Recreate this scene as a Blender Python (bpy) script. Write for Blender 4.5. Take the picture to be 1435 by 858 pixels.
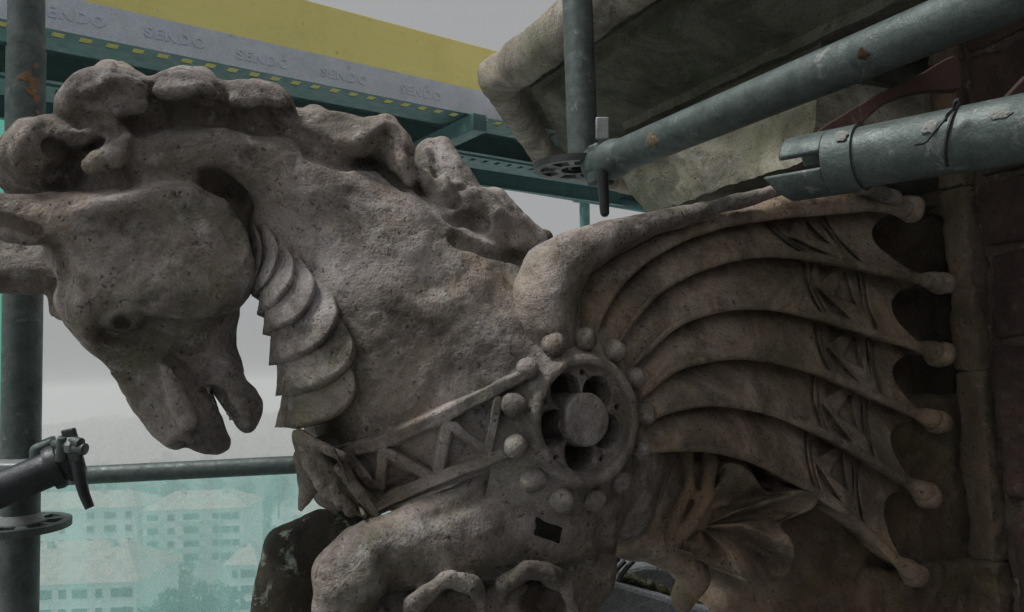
import bpy, math, random
import numpy as np
from mathutils import Vector, Matrix

for o_ in list(bpy.data.objects):
    bpy.data.objects.remove(o_)
random.seed(7)
rng = np.random.default_rng(7)
scn = bpy.context.scene
COL = scn.collection

# ------------------------------------------------------------------ camera
FPX, CX, CY = 1116.0, 717.5, 429.0
PITCH, ROLL = math.radians(5.0), math.radians(2.0)
Fw = np.array([0, math.cos(PITCH), math.sin(PITCH)])
R0 = np.array([1.0, 0, 0]); U0 = np.array([0, -math.sin(PITCH), math.cos(PITCH)])
Rt = R0 * math.cos(ROLL) - U0 * math.sin(ROLL)
Up = U0 * math.cos(ROLL) + R0 * math.sin(ROLL)
cam_d = bpy.data.cameras.new('camera')
cam_d.sensor_width = 36.0
cam_d.lens = FPX * 36.0 / 1435.0
cam_d.clip_start = 0.05
cam_d.clip_end = 5000
cam = bpy.data.objects.new('camera', cam_d)
COL.objects.link(cam)
mw = Matrix(((Rt[0], Up[0], -Fw[0], 0), (Rt[1], Up[1], -Fw[1], 0), (Rt[2], Up[2], -Fw[2], 0), (0, 0, 0, 1)))
cam.matrix_world = mw
scn.camera = cam

# ------------------------------------------------------------------ sky and light
world = bpy.data.worlds.new('World')
scn.world = world
world.use_nodes = True
wn = world.node_tree.nodes; wl = world.node_tree.links
wn.clear()
SUN_EL, SUN_AZ = math.radians(60), math.radians(-106)     # azimuth from +Y towards +X
sky = wn.new('ShaderNodeTexSky'); sky.sky_type = 'NISHITA'; sky.sun_disc = False
sky.sun_elevation = SUN_EL; sky.sun_rotation = SUN_AZ
sky.air_density = 1.0; sky.dust_density = 4.0; sky.ozone_density = 1.0
hs = wn.new('ShaderNodeHueSaturation'); hs.inputs['Saturation'].default_value = 0.05
wl.new(sky.outputs[0], hs.inputs['Color'])
mxs = wn.new('ShaderNodeMixRGB'); mxs.inputs[0].default_value = 0.9
mxs.inputs[2].default_value = (2.28, 2.31, 2.35, 1)       # even overcast layer over the clear sky
wl.new(hs.outputs[0], mxs.inputs[1])
bg = wn.new('ShaderNodeBackground'); bg.inputs['Strength'].default_value = 0.10
wl.new(mxs.outputs[0], bg.inputs['Color'])
wo = wn.new('ShaderNodeOutputWorld'); wl.new(bg.outputs[0], wo.inputs['Surface'])
sun_d = bpy.data.lights.new('sun', 'SUN'); sun_d.energy = 1.5; sun_d.angle = math.radians(14); sun_d.color = (1, 0.985, 0.96)
sun = bpy.data.objects.new('sun', sun_d); COL.objects.link(sun)
sdir = Vector((math.sin(SUN_AZ) * math.cos(SUN_EL), math.cos(SUN_AZ) * math.cos(SUN_EL), math.sin(SUN_EL)))
sun.rotation_euler = sdir.to_track_quat('Z', 'Y').to_euler()
scn.view_settings.view_transform = 'Standard'
scn.view_settings.look = 'None'
scn.view_settings.gamma = 1.0
scn.view_settings.exposure = 0.58
scn.render.engine = 'CYCLES'
scn.cycles.max_bounces = 5
scn.cycles.volume_bounces = 2
scn.cycles.use_adaptive_sampling = True
scn.cycles.adaptive_threshold = 0.025
scn.cycles.transparent_max_bounces = 12

# ------------------------------------------------------------------ pixel helpers
def ray(px, py):
    px = np.asarray(px, float); py = np.asarray(py, float)
    return Fw + ((px - CX) / FPX)[..., None] * Rt - ((py - CY) / FPX)[..., None] * Up
def unp(px, py, d):                                     # the point at depth d in that direction
    return ray(px, py) * np.asarray(d, float)[..., None]
def on_plane(px, py, p0, nrm):
    r = ray(px, py); p0 = np.asarray(p0, float); nrm = np.asarray(nrm, float)
    return r * (np.dot(p0, nrm) / (r @ nrm))[..., None]

# statue frame: a along its axis to the wall, b up, o out of its side (millimetres)
TH = math.radians(20)
EA = np.array([math.cos(TH), math.sin(TH), 0]); EB = np.array([0, 0, 1.0]); EO = np.array([math.sin(TH), -math.cos(TH), 0])
M0 = np.array([0.09, 1.08, 0.0])
def S(px, py, o=0.0):
    px = np.asarray(px, float); py = np.asarray(py, float); o = np.asarray(o, float)
    r = ray(px, py)
    t = ((M0 @ EO) + o / 1000.0) / (r @ EO)
    p = r * t[..., None] - M0
    return np.stack([(p @ EA) * 1000, (p @ EB) * 1000, np.broadcast_to(o, (p @ EA).shape)], -1)
def W2(l):                                              # statue mm -> world m
    l = np.asarray(l, float) / 1000.0
    return M0 + l[..., 0:1] * EA + l[..., 1:2] * EB + l[..., 2:3] * EO

# ------------------------------------------------------------------ noise, splines, meshes
def vnoise(P, seed=0):
    i = np.floor(P).astype(np.int64); f = P - i; f = f * f * (3 - 2 * f)
    def h(x, y, z):
        n = (x * 374761393 + y * 668265263 + z * 2147483647 + seed * 974634777) & 0xffffffff
        n = ((n ^ (n >> 13)) * 1274126177) & 0xffffffff
        n = (n ^ (n >> 16)) & 0xffff
        return n / 65535.0
    r = 0
    for dx in (0, 1):
        wx = f[:, 0] if dx else 1 - f[:, 0]
        for dy in (0, 1):
            wy = f[:, 1] if dy else 1 - f[:, 1]
            for dz in (0, 1):
                wz = f[:, 2] if dz else 1 - f[:, 2]
                r = r + wx * wy * wz * h(i[:, 0] + dx, i[:, 1] + dy, i[:, 2] + dz)
    return r * 2 - 1
def stone_noise(P, amp=1.0):                            # P in mm: weathering relief
    n = 3.0 * vnoise(P / 50, 1) + 1.9 * vnoise(P / 21, 2) + 1.0 * vnoise(P / 9, 3)
    pit = vnoise(P / 7.5, 4)
    n -= 1.6 * np.clip(pit - 0.45, 0, 1) * 2
    return n * amp
def spline(pts, n=12, closed=False):
    p = np.asarray(pts, float); m = len(p); out = []
    rngm = range(m if closed else m - 1)
    for i in rngm:
        if closed:
            a, b, c, d = p[(i - 1) % m], p[i], p[(i + 1) % m], p[(i + 2) % m]
        else:
            a, b, c, d = p[max(i - 1, 0)], p[i], p[i + 1], p[min(i + 2, m - 1)]
        t = (np.arange(n) / n)[:, None]
        out.append(0.5 * ((2 * b) + (c - a) * t + (2 * a - 5 * b + 4 * c - d) * t * t + (3 * b - a - 3 * c + d) * t ** 3))
    if not closed:
        out.append(p[-1:])
    return np.concatenate(out)
def resample(p, n):
    p = np.asarray(p, float)
    s = np.concatenate([[0], np.cumsum(np.linalg.norm(np.diff(p, axis=0), axis=1))])
    t = np.linspace(0, s[-1], n)
    return np.stack([np.interp(t, s, p[:, k]) for k in range(p.shape[1])], -1)
def raw_mesh(name, V, Fc, mat, normals=None, smooth=True):
    me = bpy.data.meshes.new(name)
    V = np.ascontiguousarray(V, np.float32)
    if isinstance(Fc, np.ndarray):
        k = Fc.shape[1]; nf = len(Fc)
        me.vertices.add(len(V)); me.vertices.foreach_set('co', V.ravel())
        me.loops.add(nf * k); me.loops.foreach_set('vertex_index', np.ascontiguousarray(Fc, np.int32).ravel())
        me.polygons.add(nf)
        me.polygons.foreach_set('loop_start', np.arange(0, nf * k, k, dtype=np.int32))
        me.polygons.foreach_set('loop_total', np.full(nf, k, np.int32))
    else:
        me.from_pydata(V.tolist(), [], [tuple(int(q) for q in f) for f in Fc])
    me.update(calc_edges=True)
    me.validate()
    me.polygons.foreach_set('use_smooth', np.full(len(me.polygons), smooth, bool))
    if normals is not None and len(me.vertices) == len(normals):
        me.normals_split_custom_set_from_vertices(np.asarray(normals, float).tolist())
    elif smooth and not isinstance(Fc, np.ndarray):
        me.set_sharp_from_angle(angle=math.radians(48))
    if mat: me.materials.append(mat)
    return me
ORG = {}
def thing(name, loc, label, cat, group=None, kind=None):
    o = bpy.data.objects.new(name, None); COL.objects.link(o)
    o.location = [float(c) for c in loc]; o.empty_display_size = 0.05
    ORG[o.name] = np.asarray(loc, float)
    o['label'] = label
    if cat: o['category'] = cat
    if group: o['group'] = group
    if kind: o['kind'] = kind
    return o
def obj(name, V, Fc, mat, parent=None, normals=None, smooth=True, bevel=0, label=None, cat=None, group=None, kind=None, origin=None, seg=2):
    """V in world metres"""
    V = np.asarray(V, float)
    if parent is not None: org = ORG[parent.name]
    else: org = np.asarray(origin, float) if origin is not None else np.array([V[:, 0].mean(), V[:, 1].mean(), V[:, 2].min()])
    me = raw_mesh(name, V - org, Fc, mat, normals, smooth)
    o = bpy.data.objects.new(name, me); COL.objects.link(o)
    ORG[o.name] = org
    if parent is not None: o.parent = parent
    else: o.location = [float(c) for c in org]
    if bevel:
        m = o.modifiers.new('bevel', 'BEVEL'); m.width = bevel; m.segments = seg; m.limit_method = 'ANGLE'; m.angle_limit = math.radians(35)
    for k_, v_ in (('label', label), ('category', cat), ('group', group), ('kind', kind)):
        if v_: o[k_] = v_
    return o
HEXF = [(0, 3, 2, 1), (4, 5, 6, 7), (0, 1, 5, 4), (1, 2, 6, 5), (2, 3, 7, 6), (3, 0, 4, 7)]
def hexa(c, ex, ey, ez, sx, sy, sz):                    # box round centre c with half sizes
    c = np.asarray(c, float); out = []
    for z in (-sz, sz):
        for x, y in ((-sx, -sy), (sx, -sy), (sx, sy), (-sx, sy)):
            out.append(c + x * np.asarray(ex) + y * np.asarray(ey) + z * np.asarray(ez))
    return np.array(out), [tuple(f) for f in HEXF]
def join(parts):
    V = []; Fc = []; n = 0
    for v, f in parts:
        V.append(np.asarray(v, float)); Fc += [tuple(int(i) + n for i in q) for q in f]; n += len(v)
    return np.concatenate(V), Fc
def frame(d):
    d = np.asarray(d, float); d = d / np.linalg.norm(d)
    h = np.array([0, 0, 1.0]) if abs(d[2]) < 0.9 else np.array([1.0, 0, 0])
    x = np.cross(d, h); x /= np.linalg.norm(x); y = np.cross(x, d)
    return d, x, y
def sweep(path, rad, n=24, cap=True, ry=None, up=None):
    """tube along path, radius per point (ry: second radius), parallel frame"""
    P = np.asarray(path, float); m = len(P); rad = np.broadcast_to(np.asarray(rad, float), (m,))
    ry = rad if ry is None else np.broadcast_to(np.asarray(ry, float), (m,))
    T = np.gradient(P, axis=0); T /= np.linalg.norm(T, axis=1)[:, None] + 1e-12
    _, x, y = frame(T[0])
    if up is not None: x = np.asarray(up, float)
    V = []
    ang = np.linspace(0, 2 * math.pi, n, endpoint=False)
    for i in range(m):
        x = x - T[i] * (x @ T[i]); x /= np.linalg.norm(x); y = np.cross(T[i], x)
        V.append(P[i] + rad[i] * np.cos(ang)[:, None] * x + ry[i] * np.sin(ang)[:, None] * y)
    V = np.concatenate(V); Fc = []
    for i in range(m - 1):
        for j in range(n):
            k = (j + 1) % n
            Fc.append((i * n + j, i * n + k, (i + 1) * n + k, (i + 1) * n + j))
    if cap:
        Fc.append(tuple(range(n - 1, -1, -1))); Fc.append(tuple((m - 1) * n + j for j in range(n)))
    return V, Fc
def pipe(p0, p1, r=0.02415, t=0.0034, n=40):             # hollow scaffold tube
    p0 = np.asarray(p0, float); p1 = np.asarray(p1, float)
    d, x, y = frame(p1 - p0)
    ang = np.linspace(0, 2 * math.pi, n, endpoint=False)
    c = np.cos(ang)[:, None] * x + np.sin(ang)[:, None] * y
    V = np.concatenate([p0 + r * c, p1 + r * c, p1 + (r - t) * c, p0 + (r - t) * c]); Fc = []
    for q in range(4):
        for j in range(n):
            k = (j + 1) % n; q2 = (q + 1) % 4
            Fc.append((q * n + j, q2 * n + j, q2 * n + k, q * n + k))
    return V, Fc
def lathe(c, ax, prof, n=48):                           # prof: (radius, height) list along axis ax
    d, x, y = frame(ax); ang = np.linspace(0, 2 * math.pi, n, endpoint=False)
    cs = np.cos(ang)[:, None] * x + np.sin(ang)[:, None] * y
    V = np.concatenate([np.asarray(c) + h * d + r * cs for r, h in prof]); Fc = []
    m = len(prof)
    for i in range(m - 1):
        for j in range(n):
            k = (j + 1) % n; Fc.append((i * n + j, i * n + k, (i + 1) * n + k, (i + 1) * n + j))
    if prof[0][0] > 1e-6: Fc.append(tuple(range(n - 1, -1, -1)))
    if prof[-1][0] > 1e-6: Fc.append(tuple((m - 1) * n + j for j in range(n)))
    return V, Fc
def prism(poly, c, ex, ey, ez, t):                      # 2D polygon extruded along ez from 0 to t
    p = np.asarray(poly, float); n = len(p)
    base = np.asarray(c) + p[:, :1] * np.asarray(ex) + p[:, 1:2] * np.asarray(ey)
    V = np.concatenate([base, base + t * np.asarray(ez)])
    Fc = [tuple(range(n - 1, -1, -1)), tuple(range(n, 2 * n))] + [(i, (i + 1) % n, n + (i + 1) % n, n + i) for i in range(n)]
    return V, Fc

# ------------------------------------------------------------------ materials
def mat(name):
    m = bpy.data.materials.new(name); m.use_nodes = True
    nt = m.node_tree; nt.nodes.clear()
    out = nt.nodes.new('ShaderNodeOutputMaterial'); b = nt.nodes.new('ShaderNodeBsdfPrincipled')
    nt.links.new(b.outputs[0], out.inputs['Surface'])
    return m, nt, b
def nz(nt, scale, detail=5, rough=0.6, vec=None, dist=0.0, typ='noise'):
    if typ == 'noise':
        n = nt.nodes.new('ShaderNodeTexNoise'); n.inputs['Detail'].default_value = detail; n.inputs['Roughness'].default_value = rough
        n.inputs['Distortion'].default_value = dist
    else:
        n = nt.nodes.new('ShaderNodeTexVoronoi')
    n.inputs['Scale'].default_value = scale
    if vec is not None: nt.links.new(vec, n.inputs['Vector'])
    return n
def ramp(nt, src, stops):
    r = nt.nodes.new('ShaderNodeValToRGB'); e = r.color_ramp.elements
    e[0].position, e[0].color = stops[0][0], (*stops[0][1], 1)
    e[1].position, e[1].color = stops[-1][0], (*stops[-1][1], 1)
    for p, c in stops[1:-1]:
        q = e.new(p); q.color = (*c, 1)
    nt.links.new(src, r.inputs[0]); return r.outputs[0]
def mixc(nt, fac, a, b, typ='MIX'):
    m = nt.nodes.new('ShaderNodeMixRGB'); m.blend_type = typ
    for i, v in ((0, fac), (1, a), (2, b)):
        if hasattr(v, 'is_output'): nt.links.new(v, m.inputs[i])
        elif i == 0: m.inputs[0].default_value = v
        else: m.inputs[i].default_value = (*v, 1)
    return m.outputs[0]
def g(v): return (v, v, v)
def geo_pos(nt):
    return nt.nodes.new('ShaderNodeNewGeometry').outputs['Position']
def bump(nt, b, hts, dist, strength=1.0):
    prev = None
    for h, d in zip(hts, dist):
        n = nt.nodes.new('ShaderNodeBump'); n.inputs['Strength'].default_value = strength; n.inputs['Distance'].default_value = d
        nt.links.new(h, n.inputs['Height'])
        if prev: nt.links.new(prev, n.inputs['Normal'])
        prev = n.outputs[0]
    nt.links.new(prev, b.inputs['Normal'])
def stone(name, base, warm, dark, green, pale, gfac=0.5, pfac=0.5, dfac=1.0, rough=0.92, bs=1.0):
    m, nt, b = mat(name); P = geo_pos(nt)
    big = nz(nt, 6, 4, 0.65, P, 0.6)
    c = mixc(nt, ramp(nt, big.outputs[0], [(0.38, g(0)), (0.62, g(1))]), base, warm)
    med = nz(nt, 38, 4, 0.72, P, 0.4)                    # hue drift: lilac, blue-grey and tan grains
    c = mixc(nt, 0.5, c, ramp(nt, med.outputs[1], [(0.30, (0.72, 0.78, 0.88)), (0.45, (1.0, 0.98, 1.04)), (0.55, (1.0, 0.96, 0.9)), (0.72, (1.3, 1.22, 1.12))]), 'MULTIPLY')
    soot = nz(nt, 8.5, 6, 0.72, P, 0.7)
    c = mixc(nt, ramp(nt, soot.outputs[0], [(0.41, g(0)), (0.53, g(0.55 * dfac)), (0.68, g(0.97 * dfac))]), c, dark)
    c = mixc(nt, ramp(nt, nz(nt, 4.5, 4, 0.7, P, 1.0).outputs[0], [(0.50, g(0)), (0.70, g(gfac))]), c, green)
    c = mixc(nt, ramp(nt, med.outputs[0], [(0.56, g(0)), (0.68, g(pfac))]), c, pale)
    sp = nz(nt, 300, 3, 0.78, P)
    c = mixc(nt, 0.62, c, ramp(nt, sp.outputs[0], [(0.28, g(0.30)), (0.42, g(0.85)), (0.55, g(1.05)), (0.72, g(1.4))]), 'MULTIPLY')
    vo = nz(nt, 150, 2, 0.6, P, 0.3); pit = ramp(nt, vo.outputs[0], [(0.30, g(0)), (0.37, g(1))])
    pm = ramp(nt, med.outputs[0], [(0.46, g(1)), (0.56, g(0))])
    pit = mixc(nt, 1.0, pit, pm, 'LIGHTEN')
    c = mixc(nt, 0.8, c, mixc(nt, 1.0, pit, g(0.35), 'LIGHTEN'), 'MULTIPLY')
    nt.links.new(c, b.inputs['Base Color']); b.inputs['Roughness'].default_value = rough
    b.inputs['Specular IOR Level'].default_value = 0.25
    hm = mixc(nt, 0.30, nz(nt, 75, 4, 0.72, P).outputs[0], sp.outputs[0])
    hm = mixc(nt, 0.6, hm, pit, 'MULTIPLY')
    bump(nt, b, [hm], [0.0050 * bs], 0.85)
    return m
STONE = stone('carved_stone', (0.45, 0.415, 0.40), (0.395, 0.335, 0.28), (0.08, 0.067, 0.056), (0.15, 0.155, 0.085), (0.54, 0.525, 0.51), 0.65, 0.5, 1.0)
STONE_W = stone('carved_wing_stone', (0.51, 0.425, 0.35), (0.49, 0.37, 0.26), (0.10, 0.08, 0.062), (0.15, 0.15, 0.08), (0.46, 0.43, 0.39))
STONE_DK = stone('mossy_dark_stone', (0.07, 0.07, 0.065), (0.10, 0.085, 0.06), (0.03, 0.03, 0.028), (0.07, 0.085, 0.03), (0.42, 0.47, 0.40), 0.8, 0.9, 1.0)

# ------------------------------------------------------------------ implicit sculpting
class Field:
    def __init__(s, lo, hi, h):
        s.lo = np.asarray(lo, float); s.h = h
        s.n = np.ceil((np.asarray(hi) - s.lo) / h).astype(int) + 1
        s.F = np.full(s.n, 60.0, np.float32); s.L = np.zeros(s.n, np.int8); s.D = np.full(s.n, 60.0, np.float32)
        s.ax = [(s.lo[k] + h * np.arange(s.n[k])).astype(np.float32) for k in range(3)]
    def sl(s, lo, hi, pad):
        r = []
        for k in range(3):
            i0 = int(max(0, math.floor((lo[k] - pad - s.lo[k]) / s.h))); i1 = int(min(s.n[k], math.ceil((hi[k] + pad - s.lo[k]) / s.h) + 1))
            r.append(slice(i0, max(i1, i0)))
        return tuple(r)
    def co(s, q):
        return s.ax[0][q[0]][:, None, None], s.ax[1][q[1]][None, :, None], s.ax[2][q[2]][None, None, :]
    def put(s, q, d, k, lab, sub=False):
        if d.size == 0: return
        F = s.F[q]; d = d.astype(np.float32)
        if sub:
            hh = np.clip(k - np.abs(F + d), 0, None) / k
            s.F[q] = np.maximum(F, -d) + hh * hh * k * 0.25
        else:
            hh = np.clip(k - np.abs(F - d), 0, None) / k
            s.F[q] = np.minimum(F, d) - hh * hh * k * 0.25
            D = s.D[q]; L = s.L[q]; w = d < D; L[w] = lab; D[w] = d[w]; s.L[q] = L; s.D[q] = D
    def chain(s, pts, k=14, lab=0, sub=False, os=1.0):
        """pts: rows a,b,o,r"""
        p = np.asarray(pts, float); rm = p[:, 3].max()
        q = s.sl(p[:, :3].min(0), p[:, :3].max(0), rm * max(1, 1 / os) + k + 4)
        A, B, O = s.co(q); d = None
        if len(p) == 1: p = np.concatenate([p, p + [0.01, 0, 0, 0]])
        for u, v in zip(p[:-1], p[1:]):
            ba = v[:3] - u[:3]; ba2 = ba * [1, 1, os]; l2 = (ba2 @ ba2) + 1e-9
            x, y, z = A - u[0], B - u[1], (O - u[2]) * os
            t = np.clip((x * ba2[0] + y * ba2[1] + z * ba2[2]) / l2, 0, 1)
            e = np.sqrt((x - t * ba2[0]) ** 2 + (y - t * ba2[1]) ** 2 + (z - t * ba2[2]) ** 2) - (u[3] + t * (v[3] - u[3]))
            d = e if d is None else np.minimum(d, e)
        s.put(q, d, k, lab, sub)
    def ell(s, c, r, rot=0.0, k=14, lab=0, sub=False, yaw=0.0):
        c = np.asarray(c, float); rm = max(r); q = s.sl(c - rm, c + rm, k + 4); A, B, O = s.co(q)
        x, y, z = A - c[0], B - c[1], O - c[2]
        cr, sr = math.cos(rot), math.sin(rot); x, y = x * cr + y * sr, -x * sr + y * cr
        if yaw:
            cy, sy = math.cos(yaw), math.sin(yaw); x, z = x * cy + z * sy, -x * sy + z * cy
        k0 = np.sqrt((x / r[0]) ** 2 + (y / r[1]) ** 2 + (z / r[2]) ** 2); k1 = np.sqrt((x / r[0] ** 2) ** 2 + (y / r[1] ** 2) ** 2 + (z / r[2] ** 2) ** 2) + 1e-9
        s.put(q, k0 * (k0 - 1) / k1, k, lab, sub)
    def infl(s, poly, oc, Wf, w, k=14, lab=0, sub=False, e=2.0):
        """polygon in a,b inflated along o: half thickness Wf (number or function of A,B), rounding width w"""
        p = np.asarray(poly, float)[:, :2]
        wm = 200 if callable(Wf) else Wf
        q = s.sl([p[:, 0].min(), p[:, 1].min(), oc - wm], [p[:, 0].max(), p[:, 1].max(), oc + wm], k + 4)
        A, B, O = s.co(q); a2, b2 = A[:, :, 0], B[:, :, 0]
        sd = sdpoly(a2, b2, p)[:, :, None]
        Wv = Wf(A, B) if callable(Wf) else Wf
        u = np.clip((sd + w) / w, 0, None); z = np.abs(O - oc) / Wv
        rr = (u ** e + z ** e) ** (1.0 / e)
        sc = np.minimum(Wv, w)
        s.put(q, (rr - 1) * sc, k, lab, sub)
    def mesh(s):
        return surface_nets(s.F, s.lo, s.h, s.L)
    def front(s):                                       # o of the side facing the viewer, per column
        ins = s.F < 0; n = s.n[2]
        idx = n - 1 - np.argmax(ins[:, :, ::-1], axis=2); ok = ins.any(axis=2)
        i2 = np.clip(idx + 1, 0, n - 1); I, J = np.indices(idx.shape)
        f0, f1 = s.F[I, J, idx], s.F[I, J, i2]; t = np.where(f1 > f0, -f0 / (f1 - f0 + 1e-9), 0)
        return np.where(ok, s.ax[2][idx] + np.clip(t, 0, 1) * s.h, -999.0)
def sdpoly(A, B, p):
    A, B = np.broadcast_arrays(A, B)
    d = np.full(A.shape, 1e9, np.float32); ins = np.zeros(A.shape, bool); n = len(p)
    for i in range(n):
        x0, y0 = p[i]; x1, y1 = p[(i + 1) % n]
        ex, ey = x1 - x0, y1 - y0; wx, wy = A - x0, B - y0
        t = np.clip((wx * ex + wy * ey) / (ex * ex + ey * ey + 1e-9), 0, 1)
        d = np.minimum(d, (wx - t * ex) ** 2 + (wy - t * ey) ** 2)
        if y0 != y1:
            c = ((y0 > B) != (y1 > B)) & (A < ex * (B - y0) / (y1 - y0) + x0); ins ^= c
    d = np.sqrt(d); return np.where(ins, -d, d)
def surface_nets(F, lo, h, L):
    neg = F < 0; nx, ny, nz_ = F.shape
    cnt = np.zeros((nx - 1, ny - 1, nz_ - 1), np.int8)
    for dx in (0, 1):
        for dy in (0, 1):
            for dz in (0, 1):
                cnt += neg[dx:nx - 1 + dx, dy:ny - 1 + dy, dz:nz_ - 1 + dz]
    act = (cnt > 0) & (cnt < 8)
    I = np.argwhere(act); vid = np.full(act.shape, -1, np.int32); vid[act] = np.arange(len(I))
    cor = {}
    for dx in (0, 1):
        for dy in (0, 1):
            for dz in (0, 1):
                cor[dx, dy, dz] = F[I[:, 0] + dx, I[:, 1] + dy, I[:, 2] + dz]
    acc = np.zeros((len(I), 3)); num = np.zeros(len(I))
    for a in cor:
        for k in range(3):
            if a[k] == 0:
                b = list(a); b[k] = 1; b = tuple(b)
                f0, f1 = cor[a], cor[b]; cr = (f0 < 0) != (f1 < 0)
                t = np.where(cr, f0 / (f0 - f1 + 1e-12), 0)
                pos = np.tile(np.array(a, float), (len(I), 1)); pos[:, k] = t
                acc += pos * cr[:, None]; num += cr
    V = np.asarray(lo) + h * (I + acc / num[:, None])
    lab = L[I[:, 0], I[:, 1], I[:, 2]]
    quads = []
    for k in range(3):
        s0 = [slice(None)] * 3; s1 = [slice(None)] * 3; s0[k] = slice(0, -1); s1[k] = slice(1, None)
        ch = neg[tuple(s0)] != neg[tuple(s1)]
        E = np.argwhere(ch); u, v = (k + 1) % 3, (k + 2) % 3
        ok = (E[:, u] > 0) & (E[:, v] > 0) & (E[:, u] < F.shape[u] - 1) & (E[:, v] < F.shape[v] - 1); E = E[ok]
        inside = neg[E[:, 0], E[:, 1], E[:, 2]]
        def cell(du, dv):
            c = E.copy(); c[:, u] += du; c[:, v] += dv; return vid[c[:, 0], c[:, 1], c[:, 2]]
        Q = np.stack([cell(-1, -1), cell(0, -1), cell(0, 0), cell(-1, 0)], -1)
        Q[~inside] = Q[~inside][:, ::-1]
        quads.append(Q)
    Q = np.concatenate(quads)
    return V, Q[(Q >= 0).all(1)], lab
def vnormals(V, Q):
    n = np.cross(V[Q[:, 2]] - V[Q[:, 0]], V[Q[:, 3]] - V[Q[:, 1]])
    N = np.zeros_like(V)
    for k in range(4): np.add.at(N, Q[:, k], n)
    return N / (np.linalg.norm(N, axis=1)[:, None] + 1e-12)
def relax(V, Q, it=1, lam=0.5):
    for _ in range(it):
        acc = np.zeros_like(V); num = np.zeros(len(V))
        for k in range(4):
            a, b = Q[:, k], Q[:, (k + 1) % 4]
            np.add.at(acc, a, V[b]); np.add.at(num, a, 1)
        V = V + lam * (acc / np.maximum(num, 1)[:, None] - V)
    return V
def sculpt_parts(field, names, mats, parent, to_world, amp=1.0, it=1, sub_of=None):
    """mesh the field once, weather it, cut it into one object per label"""
    V, Q, lab = field.mesh(); V = relax(V, Q, it)
    N = vnormals(V, Q); V = V + N * stone_noise(V, amp)[:, None]; N = vnormals(V, Q)
    Wd = to_world(V); Nw = to_world(V + N) - Wd; Nw /= np.linalg.norm(Nw, axis=1)[:, None]
    fl = lab[Q[:, 0]]
    res = {}
    for l in np.unique(fl):
        q = Q[fl == l]; u, inv = np.unique(q, return_inverse=True); q = inv.reshape(q.shape)
        if len(q) < 12: continue
        pr = parent
        if sub_of and l in sub_of and sub_of[l] in res: pr = res[sub_of[l]]
        res[l] = obj(names[l], Wd[u], q, mats.get(l, STONE) if isinstance(mats, dict) else mats, pr, Nw[u])
    return res

# ================================================================== the winged horse
def C4(pts):                                            # rows px,py,o,r(px) -> a,b,o,r in mm
    p = np.asarray(pts, float); l = S(p[:, 0], p[:, 1], p[:, 2])
    dep = (W2(l) @ Fw); return np.concatenate([l, (p[:, 3] * dep / FPX * 1000)[:, None]], 1)
def E3(px, py, o): return S(px, py, o)
def poly(pts, o=0.0, n=6):
    p = spline(pts, n, True); return S(p[:, 0], p[:, 1], o)[:, :2]
def shell_(L, Lb):
    n, m = L.shape[:2]
    V = np.concatenate([L.reshape(-1, 3), Lb.reshape(-1, 3)]); k = n * m
    I = np.arange(k).reshape(n, m)
    q = np.stack([I[:-1, :-1], I[1:, :-1], I[1:, 1:], I[:-1, 1:]], -1).reshape(-1, 4)
    Q = [q, q[:, ::-1] + k]
    for e in (I[0, :], I[:, -1][:], I[-1, ::-1], I[::-1, 0]):
        Q.append(np.stack([e[:-1], e[1:], e[1:] + k, e[:-1] + k], -1))
    return V, np.concatenate(Q)
HORSE = thing('winged_horse_gargoyle', W2(S(1200, 560, 0)), 'weathered carved stone winged horse with open mouth, arched neck and studded harness', 'gargoyle')
lo = np.array([S(-45, 500, 0)[0], S(300, 985, 120)[1], -185.0]); hi = np.array([S(1010, 500, -60)[0], S(300, 72, 0)[1], 225.0])
BF = Field(lo, hi, 3.1)
L_BODY, L_EAR, L_LEG, L_FLEG, L_SCALE, L_LOCK, L_TUFT = 0, 1, 2, 3, 10, 30, 50
# neck and trunk
neck = [(100, 290), (104, 225), (150, 190), (230, 168), (310, 165), (390, 180), (470, 208), (550, 248), (620, 300), (690, 348), (750, 372),
        (850, 372), (930, 420), (960, 540), (940, 660), (900, 740), (860, 765), (800, 745), (700, 700), (570, 715), (480, 716), (440, 700), (432, 650), (430, 600),
        (424, 540), (408, 490), (380, 430), (352, 392), (344, 330), (330, 290), (220, 290)]
aT = S(np.array([60, 200, 350, 500, 650, 800, 950, 1050.]), np.full(8, 400.), 0)[:, 0]
wT = np.array([70, 84, 98, 118, 138, 132, 78, 60.])
BF.infl(poly(neck), 0, lambda A, B: np.interp(A, aT, wT).astype(np.float32), 150, 1, L_BODY)
# neck relief: ridge below the crest, hollow behind the cheek, breast muscle
BF.chain(C4([(200, 222, 52, 24), (300, 216, 64, 26), (380, 232, 70, 28), (470, 272, 74, 30), (560, 326, 82, 32)]), 45, L_BODY)
BF.chain(C4([(285, 250, 106, 14), (322, 264, 100, 26), (362, 300, 112, 24), (392, 352, 118, 20)]), 40, 0, True)
BF.chain(C4([(420, 330, 124, 16), (450, 400, 132, 20), (490, 460, 146, 14)]), 40, 0, True)
BF.ell(E3(600, 470, 90), (110, 130, 62), 0.5, 60, L_BODY)
BF.ell(E3(730, 575, 104), (104, 110, 70), 0.3, 50, L_BODY)
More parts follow.
